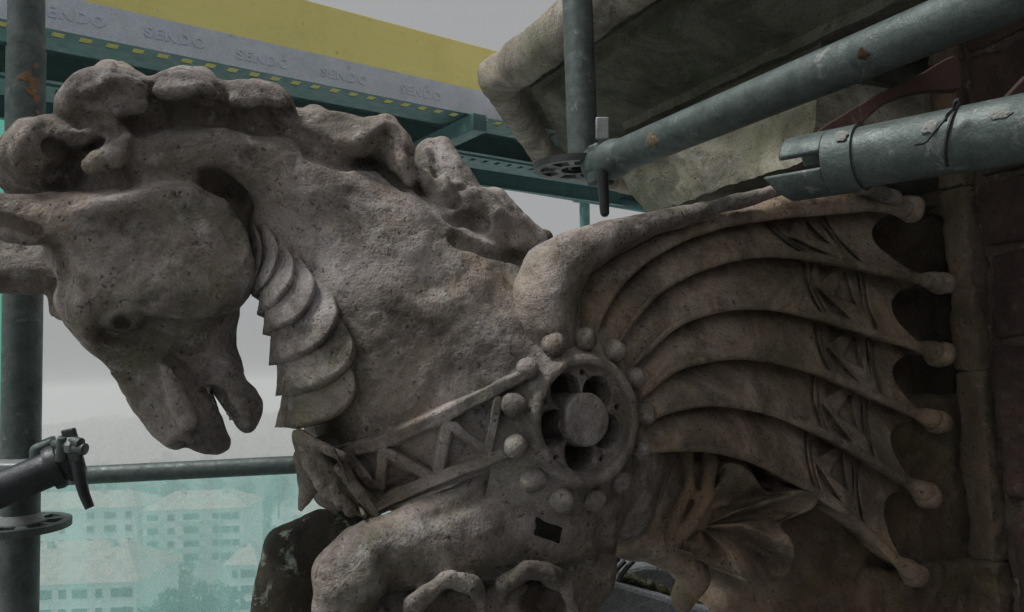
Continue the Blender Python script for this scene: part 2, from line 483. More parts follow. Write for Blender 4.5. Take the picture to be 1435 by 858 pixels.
# head
head = [(62, 330), (100, 288), (150, 277), (215, 262), (262, 262), (306, 284), (334, 325), (342, 375), (338, 430), (331, 480), (327, 520),
        (310, 545), (294, 540), (302, 565), (316, 595), (323, 622), (312, 636), (285, 638), (262, 630), (246, 634), (224, 622), (197, 588), (168, 538),
        (148, 512), (112, 486), (88, 452), (78, 425), (86, 400), (74, 370)]
aH = S(np.array([40, 130, 200, 260, 320, 350.]), np.full(6, 400.), 0)[:, 0]
bH = S(np.full(5, 200.), np.array([640, 580, 480, 400, 280.]), 0)[:, 1]
wH = np.array([36, 42, 52, 80, 94.])
BF.infl(poly(head), 0, lambda A, B: np.interp(B, bH, wH).astype(np.float32), 62, 7, L_BODY, e=2.3)
BF.ell(E3(268, 372, 68), (66, 68, 34), 0.15, 4, L_BODY)
BF.chain(C4([(215, 270, 62, 14), (262, 268, 66, 14), (308, 290, 62, 13), (334, 330, 54, 12)]), 16, L_BODY)                 # cheek disc
BF.chain(C4([(120, 445, 52, 22), (150, 425, 66, 20), (185, 418, 72, 15), (215, 432, 70, 10)]), 18, L_BODY)   # brow
BF.chain(C4([(105, 300, 55, 20), (170, 300, 68, 20), (240, 290, 70, 16)]), 26, L_BODY)
BF.chain(C4([(108, 396, 34, 15), (112, 440, 44, 18), (130, 476, 42, 14)]), 14, L_BODY)
BF.chain(C4([(112, 296, 66, 13), (170, 288, 76, 13), (235, 270, 78, 11)]), 8, L_BODY)
BF.chain(C4([(150, 336, 106, 16), (205, 326, 110, 16)]), 34, 0, True)
BF.chain(C4([(175, 505, 80, 18), (215, 560, 74, 14)]), 34, 0, True)
BF.ell(E3(198, 470, 88), (44, 22, 28), -0.25, 16, 0, True)               # eye hollow
BF.chain(C4([(230, 500, 66, 12), (245, 550, 60, 14), (262, 590, 54, 14)]), 26, L_BODY)   # cheek bone to lip
BF.chain(C4([(280, 450, 96, 18), (300, 500, 82, 14)]), 24, 0, True)
BF.ell(E3(258, 632, 44), (14, 9, 18), 0.5, 8, 0, True)                   # nostril
BF.chain(C4([(238, 618, 36, 9), (255, 612, 42, 8), (270, 618, 42, 7)]), 10, L_BODY)
BF.chain(C4([(292, 543, 56, 7), (312, 572, 48, 6), (322, 596, 44, 6)]), 6, L_BODY)   # lip roll
jaw = [(288, 518), (318, 488), (334, 500), (342, 528), (362, 546), (371, 568), (364, 590), (351, 606), (335, 601), (317, 577), (300, 551)]
BF.infl(poly(jaw), 0, 50, 26, 8, L_BODY)
BF.chain(C4([(297, 545, 0, 3.5), (309, 570, 0, 4.0), (326, 606, 0, 6)]), 3, 0, True, 0.05)   # open mouth, right through
# ears
BF.chain(C4([(112, 316, 44, 26), (70, 308, 56, 32), (30, 304, 62, 32), (-8, 298, 66, 28), (-40, 292, 66, 20)]), 20, L_EAR)
BF.chain(C4([(52, 312, 90, 6), (28, 312, 90, 11), (-4, 306, 92, 12), (-34, 300, 92, 10)]), 4, 0, True)
BF.chain(C4([(70, 328, 66, 12), (36, 336, 72, 10), (2, 330, 76, 9), (-30, 322, 76, 8)]), 8, L_EAR)
BF.chain(C4([(84, 372, -20, 26), (45, 356, -34, 24), (10, 352, -40, 24), (-20, 346, -40, 20)]), 14, L_EAR)
BF.chain(C4([(76, 385, -10, 24), (40, 388, -6, 26), (8, 384, -10, 28), (-25, 380, -10, 24)]), 10, L_BODY)
BF.chain(C4([(52, 366, 24, 7), (28, 372, 28, 9), (6, 370, 26, 7)]), 8, 0, True)
BF.chain(C4([(86, 410, -10, 16), (82, 436, -10, 13)]), 8, L_BODY)
# the crest the locks grow from
BF.chain(C4([(40, 262, 0, 20), (80, 225, 0, 30), (140, 185, 0, 38), (230, 165, 0, 40), (320, 168, 0, 38), (400, 185, 0, 36), (480, 212, 0, 36), (560, 252, 0, 36), (640, 305, 0, 36), (720, 358, 0, 30)]), 30, L_BODY)
# mane locks
LK = [('e', 0, (66, 222, 16), (46, 36, 48), 0.3), ('c', 0, [(24, 250, 8, 26), (22, 215, 12, 24), (45, 190, 20, 24), (82, 188, 30, 20), (104, 204, 46, 15)]), ('c', 0, [(92, 202, 46, 14), (122, 190, 56, 17), (154, 183, 58, 20), (174, 200, 62, 18), (160, 224, 64, 19), (130, 236, 62, 15)]),
      ('e', 1, (156, 146, 40), (52, 38, 44), 0.1), ('c', 1, [(116, 160, 34, 24), (136, 122, 26, 24), (150, 108, 22, 21), (166, 112, 24, 20), (194, 142, 36, 22)]), ('c', 1, [(128, 158, 70, 12), (166, 164, 78, 13), (200, 156, 68, 11)]),
      ('e', 2, (264, 138, 42), (48, 30, 42), 0.1), ('c', 2, [(222, 150, 36, 20), (240, 128, 30, 22), (260, 117, 28, 20), (284, 118, 30, 20), (300, 142, 42, 18)]),
      ('e', 3, (360, 150, 40), (44, 28, 40), -0.15), ('c', 3, [(320, 154, 34, 18), (340, 140, 30, 20), (362, 133, 28, 18), (382, 140, 34, 19), (394, 162, 44, 15)]),
      ('c', 1, [(122, 158, 66, 8), (150, 149, 74, 9), (190, 150, 68, 8)]), ('c', 2, [(228, 143, 66, 8), (262, 137, 72, 9), (296, 141, 66, 8)]), ('c', 3, [(324, 154, 62, 7), (358, 149, 68, 8), (390, 155, 62, 7)]),
      ('c', 4, [(408, 182, 0, 20), (440, 172, -14, 22), (470, 192, 10, 24)]), ('c', 4, [(412, 192, 46, 16), (456, 202, 58, 19), (494, 208, 64, 23), (520, 192, 56, 23), (534, 186, 44, 23), (552, 206, 54, 23), (560, 236, 66, 19), (573, 260, 72, 10)]), ('e', 4, (500, 200, 34), (70, 30, 44), -0.25),
      ('c', 5, [(594, 246, 14, 28), (605, 216, 6, 22), (618, 212, 10, 20), (628, 246, 30, 24), (646, 276, 36, 24)]), ('c', 5, [(584, 262, 46, 18), (618, 268, 54, 20), (650, 288, 54, 16)]),
      ('c', 6, [(630, 312, 58, 18), (660, 294, 56, 22), (686, 288, 40, 23), (704, 316, 42, 26), (736, 340, 40, 23), (752, 352, 36, 14)]), ('e', 6, (690, 324, 40), (52, 38, 44), -0.5),
      ('c', 7, [(740, 335, -14, 14), (762, 334, -14, 13)])]
for q_ in LK:
    if q_[0] == 'c':
        c_ = C4(q_[2]); c_[:, 2] += np.interp(c_[:, 2], [10, 40], [0, 16]); BF.chain(c_, 9, L_LOCK + q_[1], False, 0.85)
    else: BF.ell(E3(*q_[2][:2], q_[2][2] + 12), (q_[3][0], q_[3][1], q_[3][2] + 4), q_[4], 10, L_LOCK + q_[1])
def relief_ops(ops):
    """ops: (kind, points px, radius px, depth or height mm, blend) laid on the surface as it stands"""
    global OS_S
    f = BF.front(); OS_S = blur(np.where(f < -60, -60, f), 1)
    for kd, pts, r, h, k, lab in ops:
        p = resample(spline(pts, 6), max(2, 3 * len(pts))) if len(pts) > 1 else np.asarray(pts, float)
        o = surf(p[:, 0], p[:, 1], 8)
        c = C4(np.concatenate([p, o[:, None], np.full((len(p), 1), r)], 1)); rm = c[:, 3]
        c[:, 2] = o + (rm - h if kd == 'c' else -rm + h)
        BF.chain(c, k, lab, kd == 'c')
def blur(M, n):
    for ax in (0, 1):
        acc = np.zeros_like(M)
        for k in range(-n, n + 1): acc += np.roll(M, k, ax)
        M = acc / (2 * n + 1)
    return M
def surf(px, py, it=6, src=None):                        # statue mm of the body surface seen at that pixel
    src = OS_S if src is None else src
    o = np.full(np.shape(px), 90.0)
    for _ in range(it + 4):
        l = S(px, py, o)
        i = np.clip((l[..., 0] - BF.lo[0]) / BF.h, 0, BF.n[0] - 1.01); j = np.clip((l[..., 1] - BF.lo[1]) / BF.h, 0, BF.n[1] - 1.01)
        i0, j0 = i.astype(int), j.astype(int); fi, fj = i - i0, j - j0
        v = (src[i0, j0] * (1 - fi) * (1 - fj) + src[i0 + 1, j0] * fi * (1 - fj) + src[i0, j0 + 1] * (1 - fi) * fj + src[i0 + 1, j0 + 1] * fi * fj)
        o = 0.5 * o + 0.5 * v
    return o
C_, R_ = 'c', 'r'
relief_ops([                                             # broad hollows under the locks
  (C_, [(72, 205), (90, 212), (106, 226)], 15, 20, 6, 0), (C_, [(82, 238), (105, 250), (132, 254), (160, 243)], 13, 15, 8, 0),
  (C_, [(110, 166), (140, 168), (172, 174), (207, 166)], 15, 17, 8, 0), (C_, [(118, 144), (140, 150)], 12, 9, 8, 0),
  (C_, [(212, 122), (216, 145), (218, 164)], 9, 11, 6, 0), (C_, [(222, 144), (255, 148), (285, 143), (303, 150)], 15, 18, 7, 0), (C_, [(225, 162), (262, 166), (300, 163)], 12, 9, 10, 0),
  (C_, [(309, 124), (313, 150)], 9, 9, 6, 0), (C_, [(338, 162), (365, 158), (396, 162)], 14, 16, 7, 0), (C_, [(332, 174), (370, 178), (402, 178)], 11, 8, 10, 0), (C_, [(408, 160), (412, 184)], 9, 9, 7, 0),
  (C_, [(429, 182), (445, 190), (462, 195)], 9, 6, 8, 0), (C_, [(436, 216), (475, 230), (512, 234)], 11, 11, 8, 0), (C_, [(514, 222), (535, 240), (560, 264)], 12, 16, 6, 0), (C_, [(545, 186), (551, 206)], 7, 6, 5, 0),
  (C_, [(574, 214), (582, 240), (586, 268)], 9, 13, 6, 0), (C_, [(602, 222), (608, 240), (613, 260)], 9, 9, 6, 0), (C_, [(627, 222), (636, 250)], 8, 6, 6, 0), (C_, [(650, 262), (634, 288)], 8, 8, 6, 0),
  (C_, [(634, 310), (655, 308), (676, 314)], 11, 11, 7, 0), (C_, [(640, 336), (680, 352), (725, 364)], 12, 16, 8, 0), (C_, [(704, 306), (722, 330)], 8, 6, 6, 0)])
relief_ops([                                             # crisp edges of the locks
  (R_, [(36, 196), (48, 180), (66, 173), (88, 185), (108, 199), (126, 189), (148, 177), (170, 180), (178, 196)], 8, 6, 6, L_LOCK), (R_, [(30, 236), (26, 214), (36, 196)], 9, 5, 8, L_LOCK),
  (R_, [(154, 92), (153, 112), (142, 124), (122, 132)], 7, 6, 6, L_LOCK + 1), (R_, [(152, 116), (180, 112), (200, 128)], 7, 5, 6, L_LOCK + 1), (R_, [(226, 128), (255, 128), (281, 121), (298, 130)], 7, 6, 6, L_LOCK + 2),
  (R_, [(326, 140), (346, 145), (369, 140), (390, 144)], 7, 6, 6, L_LOCK + 3), (R_, [(426, 178), (472, 196), (504, 196), (527, 178), (546, 172)], 8, 6, 7, L_LOCK + 4), (R_, [(548, 180), (560, 212), (572, 250)], 7, 5, 6, L_LOCK + 4),
  (R_, [(598, 212), (600, 240), (596, 262)], 6, 4, 6, L_LOCK + 5), (R_, [(612, 286), (651, 276), (674, 268), (694, 290), (712, 320)], 8, 6, 7, L_LOCK + 6),
  # face: brow, lids, strap below the ear, lips
  (R_, [(112, 430), (116, 448), (128, 462)], 16, 9, 12, L_BODY), (R_, [(110, 297), (170, 284), (225, 270), (262, 270), (296, 288)], 8, 5, 8, L_BODY), (R_, [(282, 543), (294, 535), (313, 543), (333, 567), (350, 592)], 6, 4, 5, L_BODY),
  (R_, [(150, 450), (166, 438), (188, 441)], 5.5, 5, 4, L_BODY)])
relief_ops([
  (C_, [(145, 472), (180, 477), (212, 468)], 13, 8, 12, 0), (C_, [(232, 322), (250, 304), (284, 298), (316, 318), (338, 352)], 6, 6, 5, 0),
  (C_, [(185, 318), (225, 316)], 16, 5, 16, 0), (C_, [(215, 474), (250, 494), (296, 508)], 16, 6, 18, 0), (C_, [(245, 632), (262, 628)], 8, 9, 4, 0), (C_, [(150, 500), (185, 540), (215, 590)], 12, 5, 14, 0),
  (C_, [(300, 250), (322, 266), (340, 282)], 14, 14, 14, 0), (C_, [(232, 455), (285, 462), (320, 440)], 9, 4, 10, 0), (C_, [(470, 300), (520, 350), (600, 400)], 16, 4, 20, 0),
  (C_, [(113, 192), (116, 193)], 6, 4, 4, 0)])
relief_ops([(R_, [(160, 452), (172, 450), (186, 455)], 12, 6, 6, L_BODY), (R_, [(148, 456), (160, 441), (178, 436), (198, 446)], 5, 7, 4, L_BODY), (R_, [(152, 464), (172, 466), (194, 460)], 4, 4, 4, L_BODY)])
relief_ops([(C_, [(-25, 300), (5, 307), (30, 314), (50, 322)], 10, 13, 4, 0), (C_, [(8, 392), (30, 398), (52, 396)], 9, 9, 5, 0), (C_, [(70, 340), (84, 362), (92, 392)], 9, 8, 8, 0), (C_, [(166, 452), (176, 453)], 6.5, 9, 2, 0), (C_, [(142, 470), (160, 474), (190, 474)], 5, 5, 5, 0), (C_, [(200, 430), (215, 424)], 6, 4, 6, 0)])
# breast fold below the throat
BF.chain(C4([(440, 640, 60, 26), (440, 672, 66, 22), (428, 700, 66, 12), (422, 714, 66, 6)]), 14, L_BODY)
BF.chain(C4([(462, 640, 84, 16), (468, 680, 90, 14), (490, 712, 96, 12)]), 10, L_BODY)
# near foreleg, far foreleg
BF.chain(C4([(790, 690, 70, 84), (740, 722, 92, 78), (650, 744, 120, 68), (570, 768, 128, 54), (512, 792, 130, 56), (492, 806, 130, 54), (482, 850, 128, 44), (490, 905, 126, 42)]), 26, L_LEG)
BF.chain(C4([(812, 740, 84, 44), (826, 786, 70, 34), (790, 806, 70, 30)]), 30, L_LEG)
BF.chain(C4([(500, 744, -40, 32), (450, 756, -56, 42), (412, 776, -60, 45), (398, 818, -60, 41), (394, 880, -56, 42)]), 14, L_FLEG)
BF.chain(C4([(560, 740, 176, 10), (590, 800, 182, 14), (560, 850, 178, 12)]), 26, 0, True)
# the tufts of the leg
for t_ in [[(572, 850, 160, 14), (600, 832, 176, 13), (624, 812, 186, 13), (646, 820, 184, 12), (664, 822, 180, 11), (674, 840, 172, 10), (676, 880, 165, 9)],
           [(690, 850, 150, 12), (704, 820, 165, 13), (740, 800, 176, 12), (760, 800, 174, 13), (790, 818, 160, 12), (802, 850, 150, 10), (806, 890, 145, 9)],
           [(600, 860, 160, 20), (560, 900, 150, 24)], [(730, 840, 140, 20), (740, 880, 130, 20)]]:
    BF.chain(C4(t_), 8, L_TUFT)
BF.chain(C4([(610, 846, 196, 9), (650, 850, 196, 14), (640, 885, 190, 20)]), 10, 0, True)
BF.chain(C4([(724, 832, 188, 10), (764, 834, 186, 14), (760, 875, 178, 22)]), 10, 0, True)
BF.chain(C4([(548, 862, 96, 46), (650, 876, 92, 56), (770, 860, 80, 52), (820, 810, 60, 40)]), 14, L_LEG)
BF.chain(C4([(606, 858, 166, 8), (648, 856, 168, 16), (650, 900, 160, 24)]), 8, 0, True)
BF.chain(C4([(722, 846, 158, 10), (764, 844, 156, 16), (764, 900, 150, 26)]), 8, 0, True)
BF.ell(E3(812, 588, 160), (60, 64, 64), 0, 4, 0, True)
relief_ops([(C_, [(606, 866), (632, 848), (656, 852), (664, 890)], 17, 13, 8, 0), (C_, [(716, 866), (745, 842), (776, 850), (790, 890)], 18, 14, 8, 0), (C_, [(545, 790), (556, 822), (548, 858)], 16, 10, 14, 0), (C_, [(850, 700), (846, 750), (850, 780)], 10, 8, 10, 0), (C_, [(600, 726), (660, 700), (720, 664)], 10, 6, 8, 0)])
relief_ops([(R_, [(575, 846), (600, 822), (624, 806), (650, 812), (672, 820)], 9, 7, 6, L_TUFT), (R_, [(694, 838), (712, 812), (742, 796), (764, 798), (792, 816)], 9, 7, 6, L_TUFT)])
BF.chain(C4([(318, 292, 0, 22), (338, 330, 0, 20), (344, 372, 0, 14), (352, 398, 0, 9)]), 6, L_BODY)
OSURF = BF.front()
OS_S = blur(np.where(OSURF < -500, 0, OSURF), 3)
names = {L_BODY: 'body', L_EAR: 'ear', L_LEG: 'foreleg', L_FLEG: 'foreleg', L_TUFT: 'leg_tuft'}
for i in range(8): names[L_LOCK + i] = 'mane_lock'
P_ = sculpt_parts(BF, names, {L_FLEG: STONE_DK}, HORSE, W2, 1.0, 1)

# throat scales: overlapping plates wrapped round the front of the neck, each its own part
SCL = [([(346, 408), (354, 400), (362, 385), (367, 360), (366, 335)], [(342, 380), (348, 365), (352, 350), (354, 335), (354, 322)]),
       ([(357, 414), (370, 403), (381, 386), (389, 365), (390, 345), (385, 328)], [(352, 378), (360, 364), (365, 350), (368, 338), (368, 328), (367, 320)]),
       ([(365, 440), (383, 430), (398, 413), (410, 392), (413, 370), (406, 350)], [(362, 398), (374, 384), (382, 370), (387, 355), (389, 342), (389, 334)]),
       ([(372, 468), (396, 459), (420, 446), (436, 424), (441, 398), (432, 376)], [(368, 422), (385, 410), (397, 396), (406, 380), (411, 366), (412, 358)]),
       ([(381, 512), (411, 504), (442, 490), (464, 469), (475, 442), (466, 414)], [(375, 458), (398, 448), (415, 436), (430, 420), (438, 406), (442, 398)]),
       ([(389, 556), (425, 551), (460, 538), (486, 518), (498, 492), (490, 466)], [(383, 500), (410, 494), (432, 484), (452, 470), (466, 458), (472, 450)]),
       ([(388, 600), (430, 600), (465, 590), (490, 570), (500, 545), (494, 520)], [(390, 545), (420, 540), (445, 530), (465, 518), (478, 508), (482, 502)])]
RPY = np.array([322, 345, 370, 398, 442, 492, 545, 600.]); RPX = np.array([370, 394, 417, 445, 479, 502, 504, 504.]); ROR = surf(RPX + 4, RPY)
for i, (lo_, up_) in enumerate(SCL):
    n, m = 70, 40
    lc = resample(spline(lo_, 12), n); uc = resample(spline(up_, 12), n); lc[:, 0] -= 4 * (1 - np.linspace(0, 1, n)) ** 3; uc[:, 0] += 7 * (1 - np.linspace(0, 1, n)) ** 2; uc[:, 1] -= 9
    uu = np.linspace(0, 1, n)[:, None]; vv = np.linspace(0, 1, m)[None, :]
    PXs = uc[:, :1] * (1 - vv) + lc[:, :1] * vv; PYs = uc[:, 1:] * (1 - vv) + lc[:, 1:] * vv
    Tq = np.interp(PYs, [322, 408, 440, 468, 512, 556, 600], [336, 343, 358, 365, 373, 381, 380]); Rq = np.interp(PYs, RPY, RPX)
    ev = np.sqrt(1 - (1 - np.clip((PXs - Tq) / (Rq - Tq), 0, 1)) ** 2.0 * 0.985); oR = np.interp(PYs, RPY, ROR)
    edge = 1 - (1 - np.clip((1 - uu) / 0.16, 0, 1)) ** 2 * 0.8
    lip = 1 - np.clip((vv - 0.86) / 0.14, 0, 1) ** 2 * 0.45
    lift = (2 + 20 * vv ** 1.1) * edge * lip + 1.0 * (6 - i)
    oo = ev * oR + lift * (0.35 + 0.65 * ev)
    Lf = S(PXs, PYs, oo); Lk = Lf.copy(); Lk[..., 2] = np.maximum(Lf[..., 2] - 40, 0) * 0.8 - 4; Lk[..., 0] += 10
    V, Fq = shell_(Lf, Lk)
    N = vnormals(V, Fq)
    if N[:n * m, 2].mean() < 0: Fq = Fq[:, ::-1]; N = -N
    obj('throat_scale', W2(V + N * stone_noise(V, 0.6)[:, None]), Fq, STONE, HORSE)

# ------------------------------------------------------------------ harness band
def seg_d(PX, PY, x0, y0, x1, y1):
    ex, ey = x1 - x0, y1 - y0; t = np.clip(((PX - x0) * ex + (PY - y0) * ey) / (ex * ex + ey * ey), 0, 1)
    return np.hypot(PX - x0 - t * ex, PY - y0 - t * ey)
def line_d(PX, PY, pl):
    d = None
    for (x0, y0), (x1, y1) in zip(pl[:-1], pl[1:]):
        e = seg_d(PX, PY, x0, y0, x1, y1); d = e if d is None else np.minimum(d, e)
    return d
def sstep(x, a, b):
    t = np.clip((x - a) / (b - a), 0, 1); return t * t * (3 - 2 * t)
def shell(L, Lb):
    return shell_(L, Lb)
def _unused(L, Lb):
    """closed sheet: front grid L (n,m,3) in statue mm, back grid Lb"""
    n, m = L.shape[:2]
    V = np.concatenate([L.reshape(-1, 3), Lb.reshape(-1, 3)]); k = n * m
    I = np.arange(k).reshape(n, m)
    q = np.stack([I[:-1, :-1], I[1:, :-1], I[1:, 1:], I[:-1, 1:]], -1).reshape(-1, 4)
    Q = [q, q[:, ::-1] + k]
    for e in (I[0, :], I[:, -1][:], I[-1, ::-1], I[::-1, 0]):
        Q.append(np.stack([e[:-1], e[1:], e[1:] + k, e[:-1] + k], -1))
    return V, np.concatenate(Q)
def relief(name, L, Lb, parent, amp=0.7, material=None):
    V, Q = shell(L, Lb)
    N = vnormals(V, Q)
    if (N[:L.shape[0] * L.shape[1], 2].mean()) < 0: Q = Q[:, ::-1]; N = -N
    V = V + N * stone_noise(V, amp)[:, None]
    return obj(name, W2(V), Q, material or STONE, parent)
u = np.linspace(0, 1, 230)[:, None]; v = np.linspace(0, 1, 84)[None, :]
tl, tr, br, bl = (466, 628), (742, 512), (742, 640), (512, 728)
PX = (1 - u) * ((1 - v) * tl[0] + v * bl[0]) + u * ((1 - v) * tr[0] + v * br[0])
PY = (1 - u) * ((1 - v) * tl[1] + v * bl[1]) + u * ((1 - v) * tr[1] + v * br[1])
bars = [[(472, 636), (532, 622), (621, 583), (742, 522)], [(516, 716), (541, 700), (598, 676), (675, 648), (742, 622)],
        [(474, 638), (514, 712)], [(537, 632), (531, 691)], [(546, 637), (606, 670)], [(627, 595), (614, 662)], [(637, 598), (683, 634)], [(698, 562), (686, 626)], [(490, 640), (527, 690)]]
dm = None
for k_, bpl in enumerate(bars):
    e = line_d(PX, PY, bpl) - (8.5 if k_ < 2 else 6.5); dm = e if dm is None else np.minimum(dm, e)
hgt = 2 + 15 * (1 - sstep(dm, -1.0, 4.0))
o0 = blur(surf(PX, PY), 4)
L_ = S(PX, PY, o0 + hgt); Lb_ = S(PX, PY, o0 - 30)
relief('harness_band', L_, Lb_, HORSE, 0.6)
# ribbon folds at the breast end of the band
RF = Field(S(395, 770, 80) - [0, 0, 60], S(570, 580, 80) + [0, 0, 90], 2.0)
RF.infl(poly([(412, 604), (440, 612), (480, 640), (506, 672), (534, 702), (530, 730), (506, 726), (482, 716), (460, 700), (446, 672), (424, 650), (414, 628)], 84), 74, 26, 16, 4)
for c_ in [[(420, 610, 88, 9), (452, 626, 104, 8), (478, 640, 114, 8)], [(474, 656, 108, 7), (502, 690, 114, 8), (526, 724, 112, 7)],
           [(432, 652, 88, 8), (450, 682, 94, 8), (476, 708, 98, 7)]]:
    RF.chain(C4(c_), 6)
for c_ in [[(436, 632, 112, 7), (452, 662, 118, 7)], [(480, 664, 130, 6), (508, 690, 132, 6)], [(484, 700, 124, 5), (500, 716, 126, 5)], [(508, 706, 130, 5), (518, 716, 130, 5)]]:
    RF.chain(C4(c_), 6, 0, True)
sculpt_parts(RF, {0: 'harness_ribbon'}, STONE, HORSE, W2, 0.5, 1)
# dark square repair patch let into the leg
DKP = stone('dark_repair', (0.022, 0.021, 0.018), (0.03, 0.027, 0.02), (0.012, 0.012, 0.011), (0.03, 0.034, 0.018), (0.09, 0.085, 0.075), 0.6, 0.6)
u = np.linspace(0, 1, 14)[:, None]; v = np.linspace(0, 1, 10)[None, :]
q4 = [(751, 723), (788, 741), (784, 762), (749, 749)]
PX = (1 - u) * ((1 - v) * q4[0][0] + v * q4[3][0]) + u * ((1 - v) * q4[1][0] + v * q4[2][0]); PY = (1 - u) * ((1 - v) * q4[0][1] + v * q4[3][1]) + u * ((1 - v) * q4[1][1] + v * q4[2][1])
PX = PX + 1.0 * vnoise(np.stack([PX.ravel() / 9, PY.ravel() / 9, 0 * PX.ravel()], -1), 31).reshape(PX.shape); PY = PY + 1.0 * vnoise(np.stack([PX.ravel() / 9, PY.ravel() / 9, 0 * PX.ravel()], -1), 32).reshape(PX.shape)
oo = surf(PX, PY); relief('repair_patch', S(PX, PY, oo + 2.6), S(PX, PY, oo - 10), HORSE, 0.3, DKP)

# ------------------------------------------------------------------ rosette
PH = math.radians(31)
RN = np.array([math.sin(PH), -math.cos(PH), 0]); RX = np.array([math.cos(PH), math.sin(PH), 0]); RY = np.array([0, 0, 1.0])
RC = W2(S(811, 588, 165))
def RW(l):
    l = np.asarray(l, float) / 1000; return RC + l[..., 0:1] * RX + l[..., 1:2] * RY + l[..., 2:3] * RN
RO = Field((-104, -104, -95), (104, 104, 40), 1.7)
A, B, O = RO.co((slice(None),) * 3)
rr = np.sqrt(A * A + B * B)
def rcyl(r, z0, z1, f):                                 # rounded cylinder distance
    q0 = rr - r + f; q1 = np.abs(O - (z0 + z1) / 2) - (z1 - z0) / 2 + f
    return np.sqrt(np.clip(q0, 0, None) ** 2 + np.clip(q1, 0, None) ** 2) + np.minimum(np.maximum(q0, q1), 0) - f
full = (slice(None),) * 3
RO.put(full, rcyl(94, -95, -10, 24), 1, 0)
cone = np.maximum((rr - 74) * 0.62 + (O - 10) * 0.78, np.maximum(O - 16, -O - 60))
RO.put(full, cone, 10, 0)
RO.put(full, np.sqrt((rr - 66) ** 2 + (O - 13) ** 2) - 7.5, 6, 0)
RO.put(full, rcyl(61, 5, 60, 2), 3, 0, True)
ln = np.full(rr.shape, 1e9, np.float32)
for k_ in range(5):
    an = math.radians(72 * k_ + 48); x, y = 37 * math.cos(an), 37 * math.sin(an)
    ln = np.minimum(ln, np.sqrt((A - x) ** 2 + (B - y) ** 2) - 20)
    an2 = an + math.radians(36); x, y = 53 * math.cos(an2), 53 * math.sin(an2)
    ln = np.minimum(ln, np.sqrt((A - x) ** 2 + (B - y) ** 2) - 3.2)
RO.put(full, np.maximum(ln, -O - 55), 2, 0, True)
RO.put(full, np.abs(rr - 59) + np.abs(O - 6) - 1.6, 2, 0, True)
HUB = Field((-40, -40, -66), (40, 40, 30), 1.7)
A, B, O = HUB.co(full); rr = np.sqrt(A * A + B * B)
HUB.put(full, rcyl(30, -60, 18, 4), 1, 0)
ros = sculpt_parts(RO, {0: 'rosette'}, STONE, HORSE, RW, 0.30, 1)[0]
sculpt_parts(HUB, {0: 'hub'}, STONE, ros, RW, 0.4, 1)
def ball(r, n=18):
    V = [(0, 0, r)]; 
    for i in range(1, n // 2):
        for j in range(n):
            t, p = math.pi * i / (n // 2), 2 * math.pi * j / n; V.append((r * math.sin(t) * math.cos(p), r * math.sin(t) * math.sin(p), r * math.cos(t)))
    V.append((0, 0, -r)); Fc = []; m = n // 2 - 1
    for j in range(n):
        k = (j + 1) % n; Fc.append((0, 1 + j, 1 + k))
        for i in range(m - 1): Fc.append((1 + i * n + j, 1 + (i + 1) * n + j, 1 + (i + 1) * n + k, 1 + i * n + k))
        Fc.append((1 + (m - 1) * n + j, len(V) - 1, 1 + (m - 1) * n + k))
    return np.array(V), Fc
for k_ in range(13):
    an = math.radians(84 - 360 / 13 * k_)
    V, Fc = ball(13.2); V = V * [1, 1, 1.05]
    V = V * (1 + 0.13 * vnoise(V / 9 + k_ * 7.3, k_) + 0.05 * math.sin(k_ * 2.7))[:, None] + [90 * math.cos(an), 90 * math.sin(an), 6]
    obj('bead', RW(V), Fc, STONE, ros)

# ------------------------------------------------------------------ wing
a870 = S(870, 480, 150)[0]
def owing(px, py):
    l = S(px, py, 120.0); return 135 - 0.19 * np.clip(l[..., 0] - a870, -60, None)
RIBS = [[(812, 470), (812, 410), (832, 366), (872, 340), (930, 317), (988, 301), (1051, 284), (1101, 268), (1160, 262), (1215, 268), (1262, 282)],
        [(829, 478), (846, 431), (875, 389), (909, 360), (959, 332), (1017, 313), (1093, 301), (1155, 296), (1218, 291), (1281, 292)],
        [(860, 490), (884, 451), (917, 412), (955, 387), (1001, 368), (1051, 357), (1101, 356), (1176, 366), (1239, 380), (1323, 398)],
        [(872, 525), (909, 487), (946, 455), (988, 437), (1030, 429), (1084, 430), (1143, 442), (1197, 458), (1260, 478), (1322, 496)],
        [(880, 568), (938, 521), (980, 505), (1030, 498), (1084, 504), (1147, 520), (1201, 542), (1265, 572), (1318, 591)],
        [(880, 600), (924, 578), (977, 565), (1021, 565), (1074, 575), (1127, 595), (1181, 621), (1234, 652), (1269, 674), (1304, 694)],
        [(884, 637), (928, 628), (990, 628), (1048, 641), (1101, 666), (1154, 697), (1198, 728), (1234, 763), (1260, 788), (1286, 806)]]
NR = 320
RS = [resample(spline(r, 10), NR) for r in RIBS]
WING = thing('wing', ORG[HORSE.name], 'x', None); WING.parent = HORSE; WING.location = (0, 0, 0); del WING['label']
def pathmm(p, dz=0.0):
    return S(p[:, 0], p[:, 1], owing(p[:, 0], p[:, 1]) + dz)
